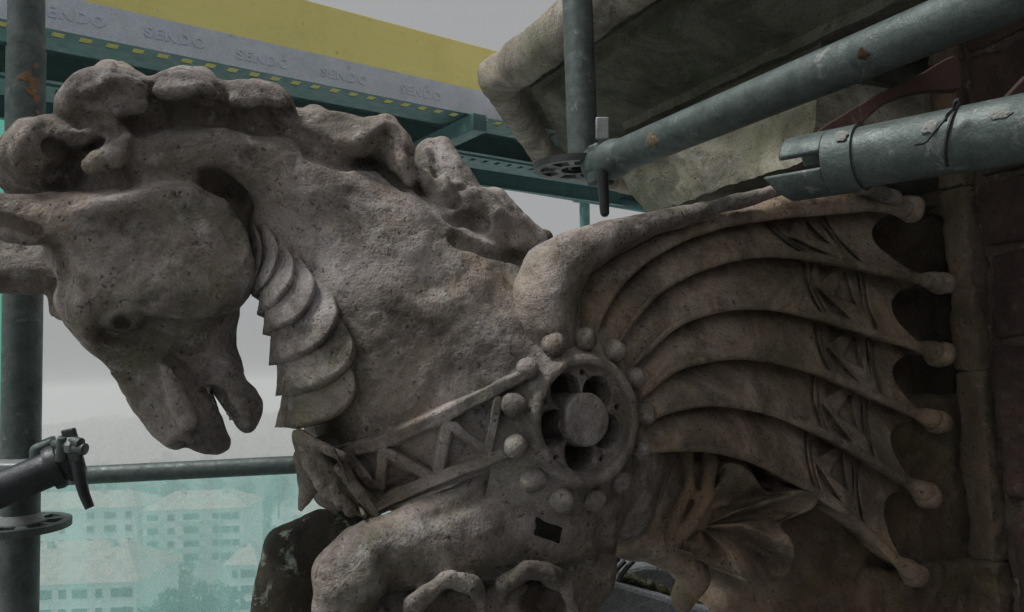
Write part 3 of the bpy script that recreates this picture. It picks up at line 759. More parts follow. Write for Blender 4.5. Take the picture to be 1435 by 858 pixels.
for i in range(6):
    A_, B_ = RS[i], RS[i + 1]; NT = 72
    t = np.linspace(0.0, 1.0, NT)[None, :]; s = np.linspace(0, 1, NR)[:, None]
    if i > 0: ue = 1 - 0.15 * np.clip(np.sin(math.pi * t), 0, 1) ** 0.55
    else: ue = 1 + 0 * t
    ss = s * ue * (NR - 1); i0 = np.clip(ss.astype(int), 0, NR - 2); fr = (ss - i0)
    ax_ = A_[i0, 0] * (1 - fr) + A_[i0 + 1, 0] * fr; ay_ = A_[i0, 1] * (1 - fr) + A_[i0 + 1, 1] * fr
    bx_ = B_[i0, 0] * (1 - fr) + B_[i0 + 1, 0] * fr; by_ = B_[i0, 1] * (1 - fr) + B_[i0 + 1, 1] * fr
    PX, PY = (1 - t) * ax_ + t * bx_, (1 - t) * ay_ + t * by_
    gap = np.hypot(ax_ - bx_, ay_ - by_); amp = np.minimum(50, gap * 0.62)
    h = -amp * (1 - t) ** 1.9 - 5 * sstep(t, 0.93, 1.0) + 4
    U = s * ue
    if i > 0:                                           # carved ornament: two arcs, a chevron and wedges
        uc = [0, 0.60, 0.62, 0.625, 0.60, 0.575][i]
        x_ = (U - uc) * np.hypot(*(A_[-1] - A_[0])) * 1.1; y_ = (t - 0.5) * gap + 0 * U   # px along / across
        bow = -9 * np.cos(math.pi * (t - 0.5)) + 14 * (t - 0.2)
        d1 = np.abs(x_ - bow); d2 = np.abs(x_ - bow - 86); g2 = gap * 0.5
        cut = np.exp(-(d1 / 2.4) ** 4) + 0.9 * np.exp(-(d2 / 2.4) ** 4)
        xi = x_ - bow
        cut = np.maximum(cut, 0.7 * np.exp(-((xi - 9) / 2.2) ** 2))
        for tri in ([(20, -0.85), (50, -0.85), (22, -0.2)], [(60, -0.75), (38, 0.2), (68, 0.3)], [(14, 0.05), (18, 0.8), (50, 0.8)], [(76, -0.8), (82, -0.2), (78, 0.4)]):
            q = [(a_, b_ * 1.0) for a_, b_ in tri]
            ds = sdpoly(xi, (t - 0.5) * 2 * 30 + 0 * xi, np.array([(a_, b_ * 30) for a_, b_ in q]))
            cut = np.maximum(cut, 1.35 * (1 - sstep(ds, -1.6, 0.9)))
        h = h - 11 * cut * sstep(t, 0.04, 0.14) * (1 - sstep(t, 0.86, 0.97))
    ow = owing(PX, PY)
    L_ = S(PX, PY, ow + h); Lb_ = L_.copy(); Lb_[..., 2] = (ow - amp - 16)
    relief('feather', L_, Lb_, WING, 0.42, STONE_W)
for i in range(1, 7):
    p = RS[i]; uu = np.linspace(0, 1, NR)
    r = np.interp(uu, [0, 0.1, 0.5, 0.88, 0.93, 0.955, 0.97, 0.985, 0.996, 1.0], [4, 5.5, 6, 6.5, 8.5, 13, 15, 13, 7, 0.5])
    # extend past the end for the knob
    V, Fc = sweep(pathmm(p, -1.0), r, 18, True)
    k = V.reshape(NR, 18, 3)
    Vn = V + (V - np.repeat(pathmm(p, -1.0), 18, 0)) * 0.10 * vnoise(V / 14, i)[:, None]
    obj('rib', W2(Vn), Fc, STONE_W, WING)
    e = pathmm(p[-4:], -2)[-1]
    Vb, Fb = ball(20.5, 26); Vb = Vb * [1.15, 0.95, 1.0]; Vb = Vb * ((1 + 0.20 * vnoise(Vb / 17 + i * 3.1, i)) * [1, 1.04, 0.92, 1.06, 0.95, 1.0, 0.9][i])[:, None]
    obj('rib_knob', W2(Vb + e + [-4, 0, -2]), Fb, STONE_W, WING)
# leading edge of the wing
SH = Field(S(690, 560, 150) - [0, 0, 130], S(1300, 225, 120) + [0, 0, 110], 2.6)
lead = [(766, 488, 132, 44), (760, 455, 136, 48), (760, 420, 136, 47), (774, 384, 134, 44), (804, 358, 132, 36), (848, 336, 130, 27), (910, 316, 126, 18), (988, 294, 116, 11), (1051, 278, 104, 10), (1101, 262, 92, 10), (1160, 257, 78, 9), (1215, 264, 66, 10), (1262, 282, 52, 12)]
SH.chain(C4(lead), 4, 0, False, 0.85)
SH.chain(C4([(808, 470, 154, 6), (806, 410, 156, 7), (828, 364, 152, 7), (868, 338, 148, 6), (930, 315, 138, 6), (988, 299, 122, 5)]), 10, 0)
for c_ in [[(1060, 276, 118, 3), (1068, 292, 118, 3), (1082, 299, 116, 3)], [(1085, 272, 112, 4), (1096, 290, 112, 3)], [(1110, 268, 108, 3), (1098, 284, 108, 3)]]:
    SH.chain(C4(c_), 3, 0, True)
sculpt_parts(SH, {0: 'leading_edge'}, STONE, WING, W2, 0.6, 1)

# ------------------------------------------------------------------ haunch and folded membrane below the wing
HF = Field(S(800, 905, 40) - [0, 0, 190], S(1180, 590, 20) + [0, 0, 120], 2.8)
HF.ell(E3(905, 690, 10), (115, 92, 80), -0.2, 1, 0)
HF.ell(E3(960, 640, -10), (120, 90, 80), 0, 30, 0)
bd = spline([(1000, 664), (1022, 648), (1050, 660), (1076, 690), (1112, 686), (1146, 692), (1140, 712), (1112, 724), (1094, 736), (1110, 758), (1113, 786), (1098, 810), (1068, 820), (1030, 808), (992, 792), (968, 776)], 9)
bd = resample(bd, 150); NRR = 44
rr_ = np.linspace(0, 1, NRR)[None, :]; ph = np.linspace(0, 1, 150)[:, None]
PX = 982 + (bd[:, :1] - 982) * rr_; PY = 738 + (bd[:, 1:] - 738) * rr_
fold = np.sin(2 * math.pi * (4.2 * ph + 0.15 * np.sin(5 * rr_))) * np.sin(math.pi * np.clip(rr_, 0.05, 1) ** 0.8 * 0.62)
oo = 30 + 30 * np.sin(rr_ * 1.5) + 19 * fold + 9 * sstep(rr_, 0.88, 0.99) - 14 * np.exp(-((ph - 0.52) / 0.05) ** 2) * rr_
L_ = S(PX, PY, oo); Lb_ = L_.copy(); Lb_[..., 2] = -40
relief('folded_membrane', L_, Lb_, HORSE, 0.5, STONE_W)
HF.chain(C4([(1004 + 0, 692, 58, 7), (1010, 676, 60, 8), (1026, 674, 60, 8), (1036, 690, 60, 8), (1030, 706, 60, 8), (1012, 708, 60, 8), (1004, 692, 58, 7)]), 6, 0)
HF.chain(C4([(1020, 691, 90, 9), (1021, 691, 20, 8)]), 3, 0, True)
for c_ in [[(962, 632, 74, 10), (966, 680, 84, 9), (946, 720, 82, 9), (936, 752, 74, 8)], [(994, 640, 70, 12), (990, 690, 84, 11), (966, 736, 84, 10), (940, 760, 74, 9)], [(966, 690, 82, 7), (986, 700, 86, 7)]]:
    c_ = C4(c_); c_[:, 2] += 24; HF.chain(c_, 6, 2)
HF.chain(C4([(930, 770, 40, 20), (970, 790, 40, 26), (985, 815, 36, 24), (970, 845, 34, 18)]), 16, 0)
HF.chain(C4([(962, 800, 74, 8), (978, 830, 70, 8)]), 8, 0, True)
HF.lo = HF.lo + np.array([0, 0, -22.0])
sculpt_parts(HF, {0: 'haunch', 2: 'twisted_strap'}, {0: STONE_W, 2: stone('ochre_stone', (0.36, 0.27, 0.20), (0.33, 0.235, 0.16), (0.10, 0.075, 0.055), (0.2, 0.16, 0.08), (0.45, 0.36, 0.26))}, HORSE, W2, 0.8, 1)

# ================================================================== building: wall, pilaster, cornice
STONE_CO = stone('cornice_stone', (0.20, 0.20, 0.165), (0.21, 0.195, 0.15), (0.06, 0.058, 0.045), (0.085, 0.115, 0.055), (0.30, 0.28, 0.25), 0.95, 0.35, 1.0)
STONE_PI = stone('pilaster_stone', (0.20, 0.155, 0.12), (0.22, 0.16, 0.10), (0.10, 0.075, 0.055), (0.10, 0.105, 0.035), (0.34, 0.30, 0.26), 0.8, 0.3)
STONE_RED = stone('red_sandstone', (0.085, 0.055, 0.048), (0.10, 0.065, 0.052), (0.042, 0.030, 0.027), (0.07, 0.07, 0.035), (0.20, 0.16, 0.13), 0.35, 0.3)
MORTAR = stone('mortar', (0.15, 0.12, 0.095), (0.13, 0.105, 0.08), (0.08, 0.065, 0.05), (0.10, 0.10, 0.04), (0.40, 0.36, 0.31), 0.5, 0.8, 1.0, bs=2.0)
SLATE = stone('slate_coping', (0.20, 0.215, 0.235), (0.17, 0.18, 0.20), (0.10, 0.105, 0.115), (0.09, 0.115, 0.06), (0.30, 0.31, 0.33), 0.3, 0.3, 0.7)
MOSS = stone('moss', (0.05, 0.055, 0.02), (0.08, 0.075, 0.03), (0.02, 0.02, 0.01), (0.07, 0.09, 0.02), (0.3, 0.3, 0.25), 0.8, 0.5, bs=3.0)
AW = float(S(1346, 500, 30)[0])
WALL = thing('sandstone_wall', W2([AW, -2600, 300]), 'dark red sandstone wall with a plain upright stone strip behind the wing tips', 'wall')
def boxmm(a0, a1, b0, b1, o0, o1):
    c = W2([(a0 + a1) / 2, (b0 + b1) / 2, (o0 + o1) / 2])
    return hexa(c, EA, EB, EO, abs(a1 - a0) / 2000, abs(b1 - b0) / 2000, abs(o1 - o0) / 2000)
def rough_box(name, a0, a1, b0, b1, o0, o1, material, parent, f=6, h=9.0, amp=1.6):
    """weathered block: a box field with rounded worn edges"""
    Fd = Field((a0 - 8, b0 - 8, o0 - 8), (a1 + 8, b1 + 8, o1 + 8), h)
    A, B, O = Fd.co((slice(None),) * 3)
    q = [np.abs(A - (a0 + a1) / 2) - (a1 - a0) / 2 + f, np.abs(B - (b0 + b1) / 2) - (b1 - b0) / 2 + f, np.abs(O - (o0 + o1) / 2) - (o1 - o0) / 2 + f]
    d = np.sqrt(sum(np.clip(k, 0, None) ** 2 for k in q)) + np.minimum(np.maximum(np.maximum(q[0], q[1]), q[2]), 0) - f
    Fd.put((slice(None),) * 3, d, 0.5, 0)
    return list(sculpt_parts(Fd, {0: name}, material, parent, W2, amp, 1).values())[0]
CORN_Z = 0.60
STONE_LT = stone('lit_corbel_stone', (0.60, 0.59, 0.49), (0.54, 0.51, 0.41), (0.20, 0.19, 0.15), (0.28, 0.30, 0.16), (0.70, 0.68, 0.60), 0.7, 0.4)  # paler than the cornice: light from the left is put into the colour
V, Fc = boxmm(AW + 100, AW + 900, -2600, 650, -330, 2400); obj('wall_core', V, Fc, MORTAR, WALL, smooth=False)
ROOTB = True
def wallpt(px, py):
    p = on_plane(np.array(px, float), np.array(py, float), W2([AW, 0, 0]), EA) - M0
    return float(p @ EO) * 1000, float(p @ EB) * 1000
oj = wallpt(1386, 500)[0]
rough_box('mortar_bed', AW + 6, AW + 110, -1500, 640, oj - 4, 1300, MORTAR, WALL, 3, 9.0, 2.4)
rows = [wallpt(1405, y)[1] for y in (-420, -180, 60, 246, 348, 480, 704, 930, 1180)]
for r_ in range(len(rows) - 1):
    o_ = oj + (0 if r_ % 2 else 6)
    ends = [o_]
    while ends[-1] < 1150: ends.append(ends[-1] + random.uniform(210, 380))
    for k_ in range(len(ends) - 1):
        rough_box('sandstone_block', AW - random.uniform(2, 9), AW + 110, rows[r_ + 1] + 6, rows[r_] - 6, ends[k_] + 5, ends[k_ + 1] - 5, STONE_RED, WALL, 9, 5.0 if k_ == 0 else 12.0, 1.8)
bts = [wallpt(1350, y)[1] for y in (-40, 262, 520, 775, 1150)]
for k_ in range(4):
    rough_box('pilaster_stone', AW - 16, AW + 120, bts[k_ + 1] + 1.5, bts[k_] - 1.5, wallpt(1345, 500)[0], oj - 6, STONE_PI, WALL, 5, 5.0, 1.8)
    rough_box('pilaster_stone', AW + 84, AW + 160, bts[k_ + 1] + 1.5, bts[k_] - 1.5, -300, wallpt(1345, 500)[0] + 1, STONE_PI, WALL, 5, 6.0, 2.0)
rough_box('corner_block', float(S(1075, 750, -10)[0]), AW + 40, S(1200, 1150, 0)[1], S(1200, 560, 0)[1], -230, 8, STONE_PI, WALL, 16, 6.0, 2.2)
rough_box('root_block', float(S(1010, 500, -60)[0]), AW + 90, S(1200, 800, 0)[1], S(1200, 300, -60)[1], -250, -45, STONE_PI, WALL, 16, 8.0, 2.2)
rough_box('corner_block', float(S(1180, 750, -10)[0]), AW + 40, S(1200, 1150, 0)[1], S(1240, 792, 0)[1], -200, 38, STONE_PI, WALL, 14, 6.0, 2.2)

RW_ = thing('light_blocker', (0.9, -2.4, -3.0), 'unseen dark stone block added behind the viewpoint to cut the front light', 'wall')  # made-up block out of view, holds back light from behind the camera
V, Fc = hexa((0.9, -2.8, -1.2), (1, 0, 0), (0, 1, 0), (0, 0, 1), 2.1, 0.4, 1.8); obj('blocker_face', V, Fc, STONE_RED, RW_, smooth=False)
def zpt(px, py, z):
    r = ray(np.array(px, float), np.array(py, float)); return r * (z / r[2])
STONE_RL = stone('lit_roll_stone', (0.50, 0.465, 0.41), (0.45, 0.40, 0.33), (0.13, 0.11, 0.09), (0.17, 0.19, 0.12), (0.50, 0.47, 0.43), 0.6, 0.5, bs=1.8)  # top light on the roll painted in as a paler cornice stone
CORN = thing('stone_cornice', zpt(1200, 100, CORN_Z), 'weathered stone cornice with a rolled edge overhanging the wing', 'cornice')
c1, c0, c2, c3 = zpt(905, -25, CORN_Z), zpt(672, 142, CORN_Z), zpt(748, 243, CORN_Z), zpt(930, 292, CORN_Z)
far1 = c0 + (c1 - c0) * 3.2
outl = np.array([far1, c1, c0, c2, c3, c3 + np.array([2.2, 0.9, 0]), np.array([3.2, far1[1], CORN_Z])])
def inset(P, d):
    n = len(P); out = []
    Q = P[:, :2]; area = 0.5 * np.sum(Q[:, 0] * np.roll(Q[:, 1], -1) - np.roll(Q[:, 0], -1) * Q[:, 1]); sg = 1 if area > 0 else -1
    for i in range(n):
        a, b, c = Q[i - 1], Q[i], Q[(i + 1) % n]
        e1 = (b - a) / np.linalg.norm(b - a); e2 = (c - b) / np.linalg.norm(c - b)
        n1 = sg * np.array([-e1[1], e1[0]]); n2 = sg * np.array([-e2[1], e2[0]])
        m = n1 + n2; m = m / (m @ m) * 2 if (m @ m) > 0.05 else n1
        out.append([*(b + m * d), P[i, 2]])
    return np.array(out)
def subdiv(P, n):
    return np.concatenate([P[i] + (np.arange(n) / n)[:, None] * (P[(i + 1) % len(P)] - P[i]) for i in range(len(P))])
prof = [(0.90, 0.16), (0.10, 0.112), (0.045, 0.106), (0.022, 0.098), (0.006, 0.084), (0.0, 0.064), (0.0, 0.040), (0.008, 0.020), (0.022, 0.006), (0.042, 0.0), (0.060, 0.006), (0.070, 0.018), (0.073, 0.034), (0.075, 0.062),
        (0.105, 0.062), (0.108, 0.032), (0.128, 0.030), (0.132, 0.012), (0.30, -0.045), (0.304, -0.062), (0.45, -0.066)]
rings = []
for d_, z_ in prof:
    q = subdiv(inset(outl, d_), 60); q[:, 2] = CORN_Z + z_; rings.append(q)
m_ = len(rings[0]); V = np.concatenate(rings)
Q = np.array([(i * m_ + j, i * m_ + (j + 1) % m_, (i + 1) * m_ + (j + 1) % m_, (i + 1) * m_ + j) for i in range(len(rings) - 1) for j in range(m_)])
N = vnormals(V, Q); V = V + N * (stone_noise(V * 1000, 1.0) / 1000)[:, None]
ir = 13 * m_
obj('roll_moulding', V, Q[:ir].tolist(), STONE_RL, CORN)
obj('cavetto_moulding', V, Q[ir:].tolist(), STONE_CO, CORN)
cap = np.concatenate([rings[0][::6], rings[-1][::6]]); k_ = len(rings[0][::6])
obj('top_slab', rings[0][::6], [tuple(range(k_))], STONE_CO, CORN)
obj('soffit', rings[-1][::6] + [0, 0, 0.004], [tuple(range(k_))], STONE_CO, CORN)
# corbel block under the cornice, flaring up
zb, zt = 0.30, CORN_Z - 0.02
bot = [zpt(908, 301, zb), zpt(1027, 257, zb), zpt(1130, 226, zb)]
top = [zpt(868, 246, 0.365), zpt(1012, 176, 0.40), zpt(1150, 112, 0.44)]
top2 = [zpt(846, 214, 0.555), zpt(990, 128, 0.555), zpt(1150, 50, 0.555)]
dv = np.array([0.75, 0.28, 0])
def face_grid(b0, b1, t0, t1, n=40, m=24):
    s = np.linspace(0, 1, n)[:, None, None]; t = np.linspace(0, 1, m)[None, :, None]
    return (b0 * (1 - s) + b1 * s) * (1 - t) + (t0 * (1 - s) + t1 * s) * t
Vs = []; Fs = []; n0 = 0
ringb = bot + [bot[2] + dv, bot[0] + dv]; ringt = top + [top[2] + dv, top[0] + dv]
for k_ in range(5):
    gd = face_grid(ringb[k_], ringb[(k_ + 1) % 5], ringt[k_], ringt[(k_ + 1) % 5]); n, m = gd.shape[:2]
    I = np.arange(n * m).reshape(n, m) + n0; Vs.append(gd.reshape(-1, 3)); n0 += n * m
    Fs.append(np.stack([I[:-1, :-1], I[1:, :-1], I[1:, 1:], I[:-1, 1:]], -1).reshape(-1, 4))
V = np.concatenate(Vs); V = V + np.stack([stone_noise(V * 1000 + k * 91, 1.3) for k in range(3)], -1) / 1000
Q = np.concatenate(Fs)
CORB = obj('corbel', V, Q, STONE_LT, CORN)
Vs = []; Fs = []; n0 = 0; ring2 = top2 + [top2[2] + dv, top2[0] + dv]
for k_ in range(5):
    gd = face_grid(ringt[k_], ringt[(k_ + 1) % 5], ring2[k_], ring2[(k_ + 1) % 5]); n, m = gd.shape[:2]
    I = np.arange(n * m).reshape(n, m) + n0; Vs.append(gd.reshape(-1, 3)); n0 += n * m
    Fs.append(np.stack([I[:-1, :-1], I[1:, :-1], I[1:, 1:], I[:-1, 1:]], -1).reshape(-1, 4))
V = np.concatenate(Vs); V = V + np.stack([stone_noise(V * 1000 + k * 91, 1.3) for k in range(3)], -1) / 1000
obj('corbel_flare', V, np.concatenate(Fs), STONE_CO, CORN)
obj('corbel_base', np.array(ringb), [tuple(range(4, -1, -1))], STONE_CO, CORN)

# slate-grey coping stones at the foot of the statue
def pxprism(pts, d0, d1):
    p = np.asarray(pts, float); n = len(p)
    V = np.concatenate([unp(p[:, 0], p[:, 1], np.full(n, d0)), unp(p[:, 0], p[:, 1], np.full(n, d0)) + Fw * (d1 - d0) * [1, 1, 0]])
    return V, [tuple(range(n)), tuple(range(2 * n - 1, n - 1, -1))] + [(i, n + i, n + (i + 1) % n, (i + 1) % n) for i in range(n)]
V, Fc = pxprism([(868, 800), (905, 792), (960, 795), (985, 812), (1000, 850), (950, 838), (866, 812)], 1.36, 1.62)
obj('coping_stone', V, Fc, SLATE, None, smooth=False, bevel=0.008, label='grey slate stone lying under the hanging fold of the statue', cat='stone', group='coping stones')
V, Fc = pxprism([(838, 822), (864, 816), (950, 842), (1060, 872), (1060, 960), (820, 960), (822, 860)], 1.30, 1.65)
obj('coping_stone', V, Fc, SLATE, None, smooth=False, bevel=0.008, label='lower grey slate stone below the mossy joint under the statue', cat='stone', group='coping stones')
mp = spline([(866, 808), (900, 818), (940, 832), (985, 850), (1020, 862)], 8)
mr = 0.008 + 0.004 * vnoise(np.stack([mp[:, 0] / 9, mp[:, 1] * 0, mp[:, 1] * 0], -1), 5)
V, Fc = sweep(unp(mp[:, 0], mp[:, 1], np.full(len(mp), 1.325)), mr, 12)
V = V + 0.003 * np.stack([vnoise(V * 300, k) for k in range(3)], -1)
obj('moss_joint', V, Fc, MOSS, None, label='crumbling mossy mortar joint between the slate stones', cat='moss')
plain_dark, nt_, b_ = mat('black_rubber'); b_.inputs['Base Color'].default_value = (0.015, 0.018, 0.02, 1); b_.inputs['Roughness'].default_value = 0.5
mc = spline([(866, 780), (850, 798), (838, 822), (820, 858), (812, 900)], 8)
V, Fc = sweep(unp(mc[:, 0], mc[:, 1], np.full(len(mc), 1.28)), 0.007, 12)
obj('cable', V, Fc, plain_dark, None, label='black cable hanging between the belly and the slate stones', cat='cable')
for k_, off in enumerate((10, 22)):
    q_ = mc + [off, 6]; V, Fc = sweep(unp(q_[:, 0], q_[:, 1], np.full(len(q_), 1.31)), 0.004, 10); obj('cable', V, Fc, plain_dark, None, label=['thin dark cable beside the thicker one under the belly', 'thin dark cable lying against the slate stones'][k_], cat='cable')

# ================================================================== scaffold
def metal(name, base, dark, spot, spotf=0.6, rough=0.5, metallic=0.35, sc=1.0, rust=0.3):
    m, nt, b = mat(name); P = geo_pos(nt)
    c = mixc(nt, ramp(nt, nz(nt, 26 * sc, 7, 0.7, P, 0.5).outputs[0], [(0.35, g(0)), (0.7, g(1))]), base, dark)
    c = mixc(nt, ramp(nt, nz(nt, 18 * sc, 6, 0.75, P, 0.8).outputs[0], [(0.60, g(0)), (0.66, g(spotf))]), c, spot)
    c = mixc(nt, ramp(nt, nz(nt, 14 * sc, 7, 0.8, P, 0.4).outputs[0], [(0.63, g(0)), (0.70, g(rust))]), c, (0.13, 0.075, 0.04))
    c = mixc(nt, 0.6, c, ramp(nt, nz(nt, 500, 3, 0.7, P).outputs[0], [(0.35, g(0.6)), (0.6, g(1.1))]), 'MULTIPLY')
    nt.links.new(c, b.inputs['Base Color']); b.inputs['Metallic'].default_value = metallic
    rr_ = ramp(nt, nz(nt, 40, 5, 0.7, P).outputs[0], [(0.3, g(rough - 0.12)), (0.7, g(rough + 0.2))]); nt.links.new(rr_, b.inputs['Roughness'])
    bump(nt, b, [nz(nt, 60, 5, 0.6, P).outputs[0], nz(nt, 420, 4, 0.7, P).outputs[0]], [0.0016, 0.0007], 0.7)
    return m
GALV = metal('galvanised_steel', (0.145, 0.18, 0.172), (0.06, 0.085, 0.08), (0.32, 0.33, 0.31), 0.7, 0.46, 0.35, 1.6, 0.8)
GALV_L = metal('galvanised_deck_lip', (0.72, 0.78, 0.86), (0.60, 0.66, 0.74), (0.34, 0.36, 0.39), 0.5, 0.5, 0.25, rust=0.0)
TEAL_LIT = metal('green_lit_steel', (0.13, 0.27, 0.275), (0.085, 0.19, 0.20), (0.22, 0.31, 0.31), 0.4, 0.5, 0.2, rust=0.1)  # green light through the net, put into the colour of galvanised steel
DARKM = metal('dark_iron', (0.07, 0.075, 0.08), (0.04, 0.042, 0.045), (0.18, 0.18, 0.18), 0.5, 0.4, 0.6)
RUST = metal('rusty_iron', (0.085, 0.043, 0.035), (0.055, 0.03, 0.026), (0.30, 0.27, 0.24), 0.5, 0.75, 0.1, 0.7, rust=0.4)
WHITEM = metal('zinc_plated_steel', (0.42, 0.45, 0.45), (0.30, 0.33, 0.33), (0.2, 0.2, 0.2), 0.4, 0.4, 0.3, rust=0.1)
PLASTER = stone('dried_render', (0.33, 0.22, 0.13), (0.28, 0.17, 0.09), (0.20, 0.13, 0.08), (0.35, 0.25, 0.16), (0.45, 0.35, 0.25), 0.3, 0.3)
YEL, ynt, yb = mat('yellow_plywood'); P = geo_pos(ynt)
mp_ = ynt.nodes.new('ShaderNodeMapping'); mp_.inputs['Scale'].default_value = (1.5, 1.5, 26); ynt.links.new(P, mp_.inputs['Vector'])
yc = mixc(ynt, ramp(ynt, nz(ynt, 5, 6, 0.65, mp_.outputs[0], 0.6).outputs[0], [(0.3, g(0)), (0.7, g(1))]), (0.95, 0.84, 0.26), (0.97, 0.88, 0.34))
vk = nz(ynt, 9, vec=P, typ='v'); yc = mixc(ynt, ramp(ynt, vk.outputs[0], [(0.05, g(0.8)), (0.10, g(0))]), yc, (0.60, 0.38, 0.10))
yc = mixc(ynt, ramp(ynt, nz(ynt, 11, 5, 0.7, P).outputs[0], [(0.62, g(0)), (0.68, g(0.5))]), yc, (0.92, 0.86, 0.50))
yc = mixc(ynt, ramp(ynt, nz(ynt, 3.5, 7, 0.75, P).outputs[0], [(0.45, g(0)), (0.75, g(0.5))]), yc, (0.55, 0.46, 0.16))
yc = mixc(ynt, ramp(ynt, nz(ynt, 60, 3, 0.7, P).outputs[0], [(0.66, g(0)), (0.72, g(0.6))]), yc, (0.35, 0.25, 0.08))
ynt.links.new(yc, yb.inputs['Base Color']); yb.inputs['Roughness'].default_value = 0.55

def upt(px, py, d): return unp(np.array(px, float), np.array(py, float), np.array(d, float))
def ringplate(c, ax, r0=0.026, r1=0.062, t=0.009, n=48, holes=8):
    """rosette plate with cut-outs, as one prism ring with spokes"""
    d, x, y = frame(ax); parts = []
    def arc(ra, rb, a0, a1, m):
        an = np.linspace(a0, a1, m); p = np.concatenate([np.stack([rb * np.cos(an), rb * np.sin(an)], -1), np.stack([ra * np.cos(an[::-1]), ra * np.sin(an[::-1])], -1)])
        V, Fc = prism(p, np.asarray(c) - d * t / 2, x, y, d, t)
        k = m; Fc = Fc[2:]
        for i in range(m - 1):
            Fc.append((i, 2 * m - 1 - i, 2 * m - 2 - i, i + 1)); Fc.append((2 * m + i, 2 * m + i + 1, 2 * m + 2 * m - 2 - i, 2 * m + 2 * m - 1 - i))
        return V, Fc
    parts.append(arc(r1 - 0.011, r1, 0, 2 * math.pi, n)); parts.append(arc(r0 - 0.004, r0 + 0.006, 0, 2 * math.pi, n))
    for k in range(holes):
        a = 2 * math.pi * k / holes + 0.2; w = 0.16 if k % 2 else 0.10
        parts.append(arc(r0 + 0.005, r1 - 0.010, a - w, a + w, 5))
    return join(parts)
# --- left standard
p_t, p_j, p_b = upt(37, -120, 1.10), upt(37, 70, 1.09), upt(24, 1000, 1.06)
LP = thing('scaffold_standard', p_b, 'upright galvanised scaffold tube flaked with orange render beside the horse head', 'scaffold tube')
V, Fc = pipe(p_b, p_j); obj('tube', V, Fc, GALV, LP)
V, Fc = pipe(p_j - (p_j - p_t) * 0.0, p_t, 0.0226); obj('upper_tube', V, Fc, GALV, LP)
ax_ = (p_t - p_b) / np.linalg.norm(p_t - p_b)
def along(p0, p1, py):                                   # the point of the tube axis seen at that height
    best = min(np.linspace(0, 1, 2000), key=lambda s: abs(CY - FPX * (((p0 + (p1 - p0) * s) @ Up) / ((p0 + (p1 - p0) * s) @ Fw)) - py)); return p0 + (p1 - p0) * best
rc = along(p_b, p_j, 736)
V, Fc = ringplate(rc, ax_); obj('rosette_ring', V, Fc, GALV, LP, smooth=False)
V, Fc = lathe(rc, ax_, [(0.0245, 0.004), (0.029, 0.005), (0.0262, 0.012), (0.0245, 0.016)]); obj('weld_bead', V, Fc, WHITEM, LP)
# --- swivel coupler and the raking tube
q0, q1 = upt(-60, 712, 0.98), upt(112, 640, 1.035)
RK = thing('scaffold_brace', q0, 'short dark scaffold tube clamped across the upright at lower left', 'scaffold tube')
V, Fc = pipe(q0, q1, 0.0225); obj('tube', V, Fc, DARKM, RK)
CP = thing('scaffold_coupler', upt(88, 650, 1.03), 'forged swivel coupler with wedge and bolts gripping the upright tube', 'coupler')
axr = (q1 - q0) / np.linalg.norm(q1 - q0)
bc = upt(92, 649, 1.028)
for k_, (off, w) in enumerate([(-0.012, 0.007), (0.006, 0.007)]):
    V, Fc = lathe(bc + axr * off, axr, [(0.0228, -w), (0.0275, -w), (0.029, 0), (0.0275, w), (0.0228, w)], 40); obj('clamp_band', V, Fc, DARKM, CP)
V, Fc = hexa(upt(60, 632, 1.06), axr, Up, np.cross(axr, Up), 0.016, 0.014, 0.016); obj('saddle', V, Fc, GALV, CP, bevel=0.006)
V, Fc = hexa(upt(30, 650, 1.045), Rt, Up, Fw, 0.032, 0.005, 0.026); obj('clamp_plate', V, Fc, WHITEM, CP, bevel=0.003)
e0, e1 = upt(96, 606, 1.0), upt(110, 652, 1.0)
V, Fc = hexa((e0 + e1) / 2, Rt * 0.96 + Up * 0.2, Up * 0.96 - Rt * 0.26, Fw, 0.0085, 0.026, 0.004); obj('wedge', V, Fc, DARKM, CP, bevel=0.002)
wp = spline([(108, 645), (112, 668), (118, 692), (126, 712)], 6)
V, Fc = sweep(upt(wp[:, 0], wp[:, 1], np.full(len(wp), 1.0)), np.linspace(0.0085, 0.0055, len(wp)), 14); obj('wedge_tail', V, Fc, DARKM, CP)
for (x0, y0, x1, y1, r_) in [(74, 622, 96, 624, .0055), (94, 626, 120, 630, .0075), (100, 618, 114, 622, .007), (84, 646, 88, 612, .006)]:
    a_, b_ = upt(x0, y0, 1.0), upt(x1, y1, 0.995); V, Fc = lathe(a_, b_ - a_, [(r_ * .8, 0), (r_, .001), (r_, np.linalg.norm(b_ - a_) - .001), (r_ * .8, np.linalg.norm(b_ - a_))], 14); obj('bolt', V, Fc, GALV, CP)
V, Fc = lathe(upt(95, 623, 1.0), upt(101, 624, 1.0) - upt(95, 623, 1.0), [(.011, 0), (.011, .008)], 6); obj('nut', V, Fc, WHITEM, CP, smooth=False, bevel=0.001)
# --- guard rail behind
r0, r1 = upt(60, 669, 2.1), upt(760, 634, 2.2)
V, Fc = pipe(r0, r1); obj('guard_rail', V, Fc, GALV, None, label='weathered scaffold guard rail passing behind the horse chest', cat='scaffold tube')
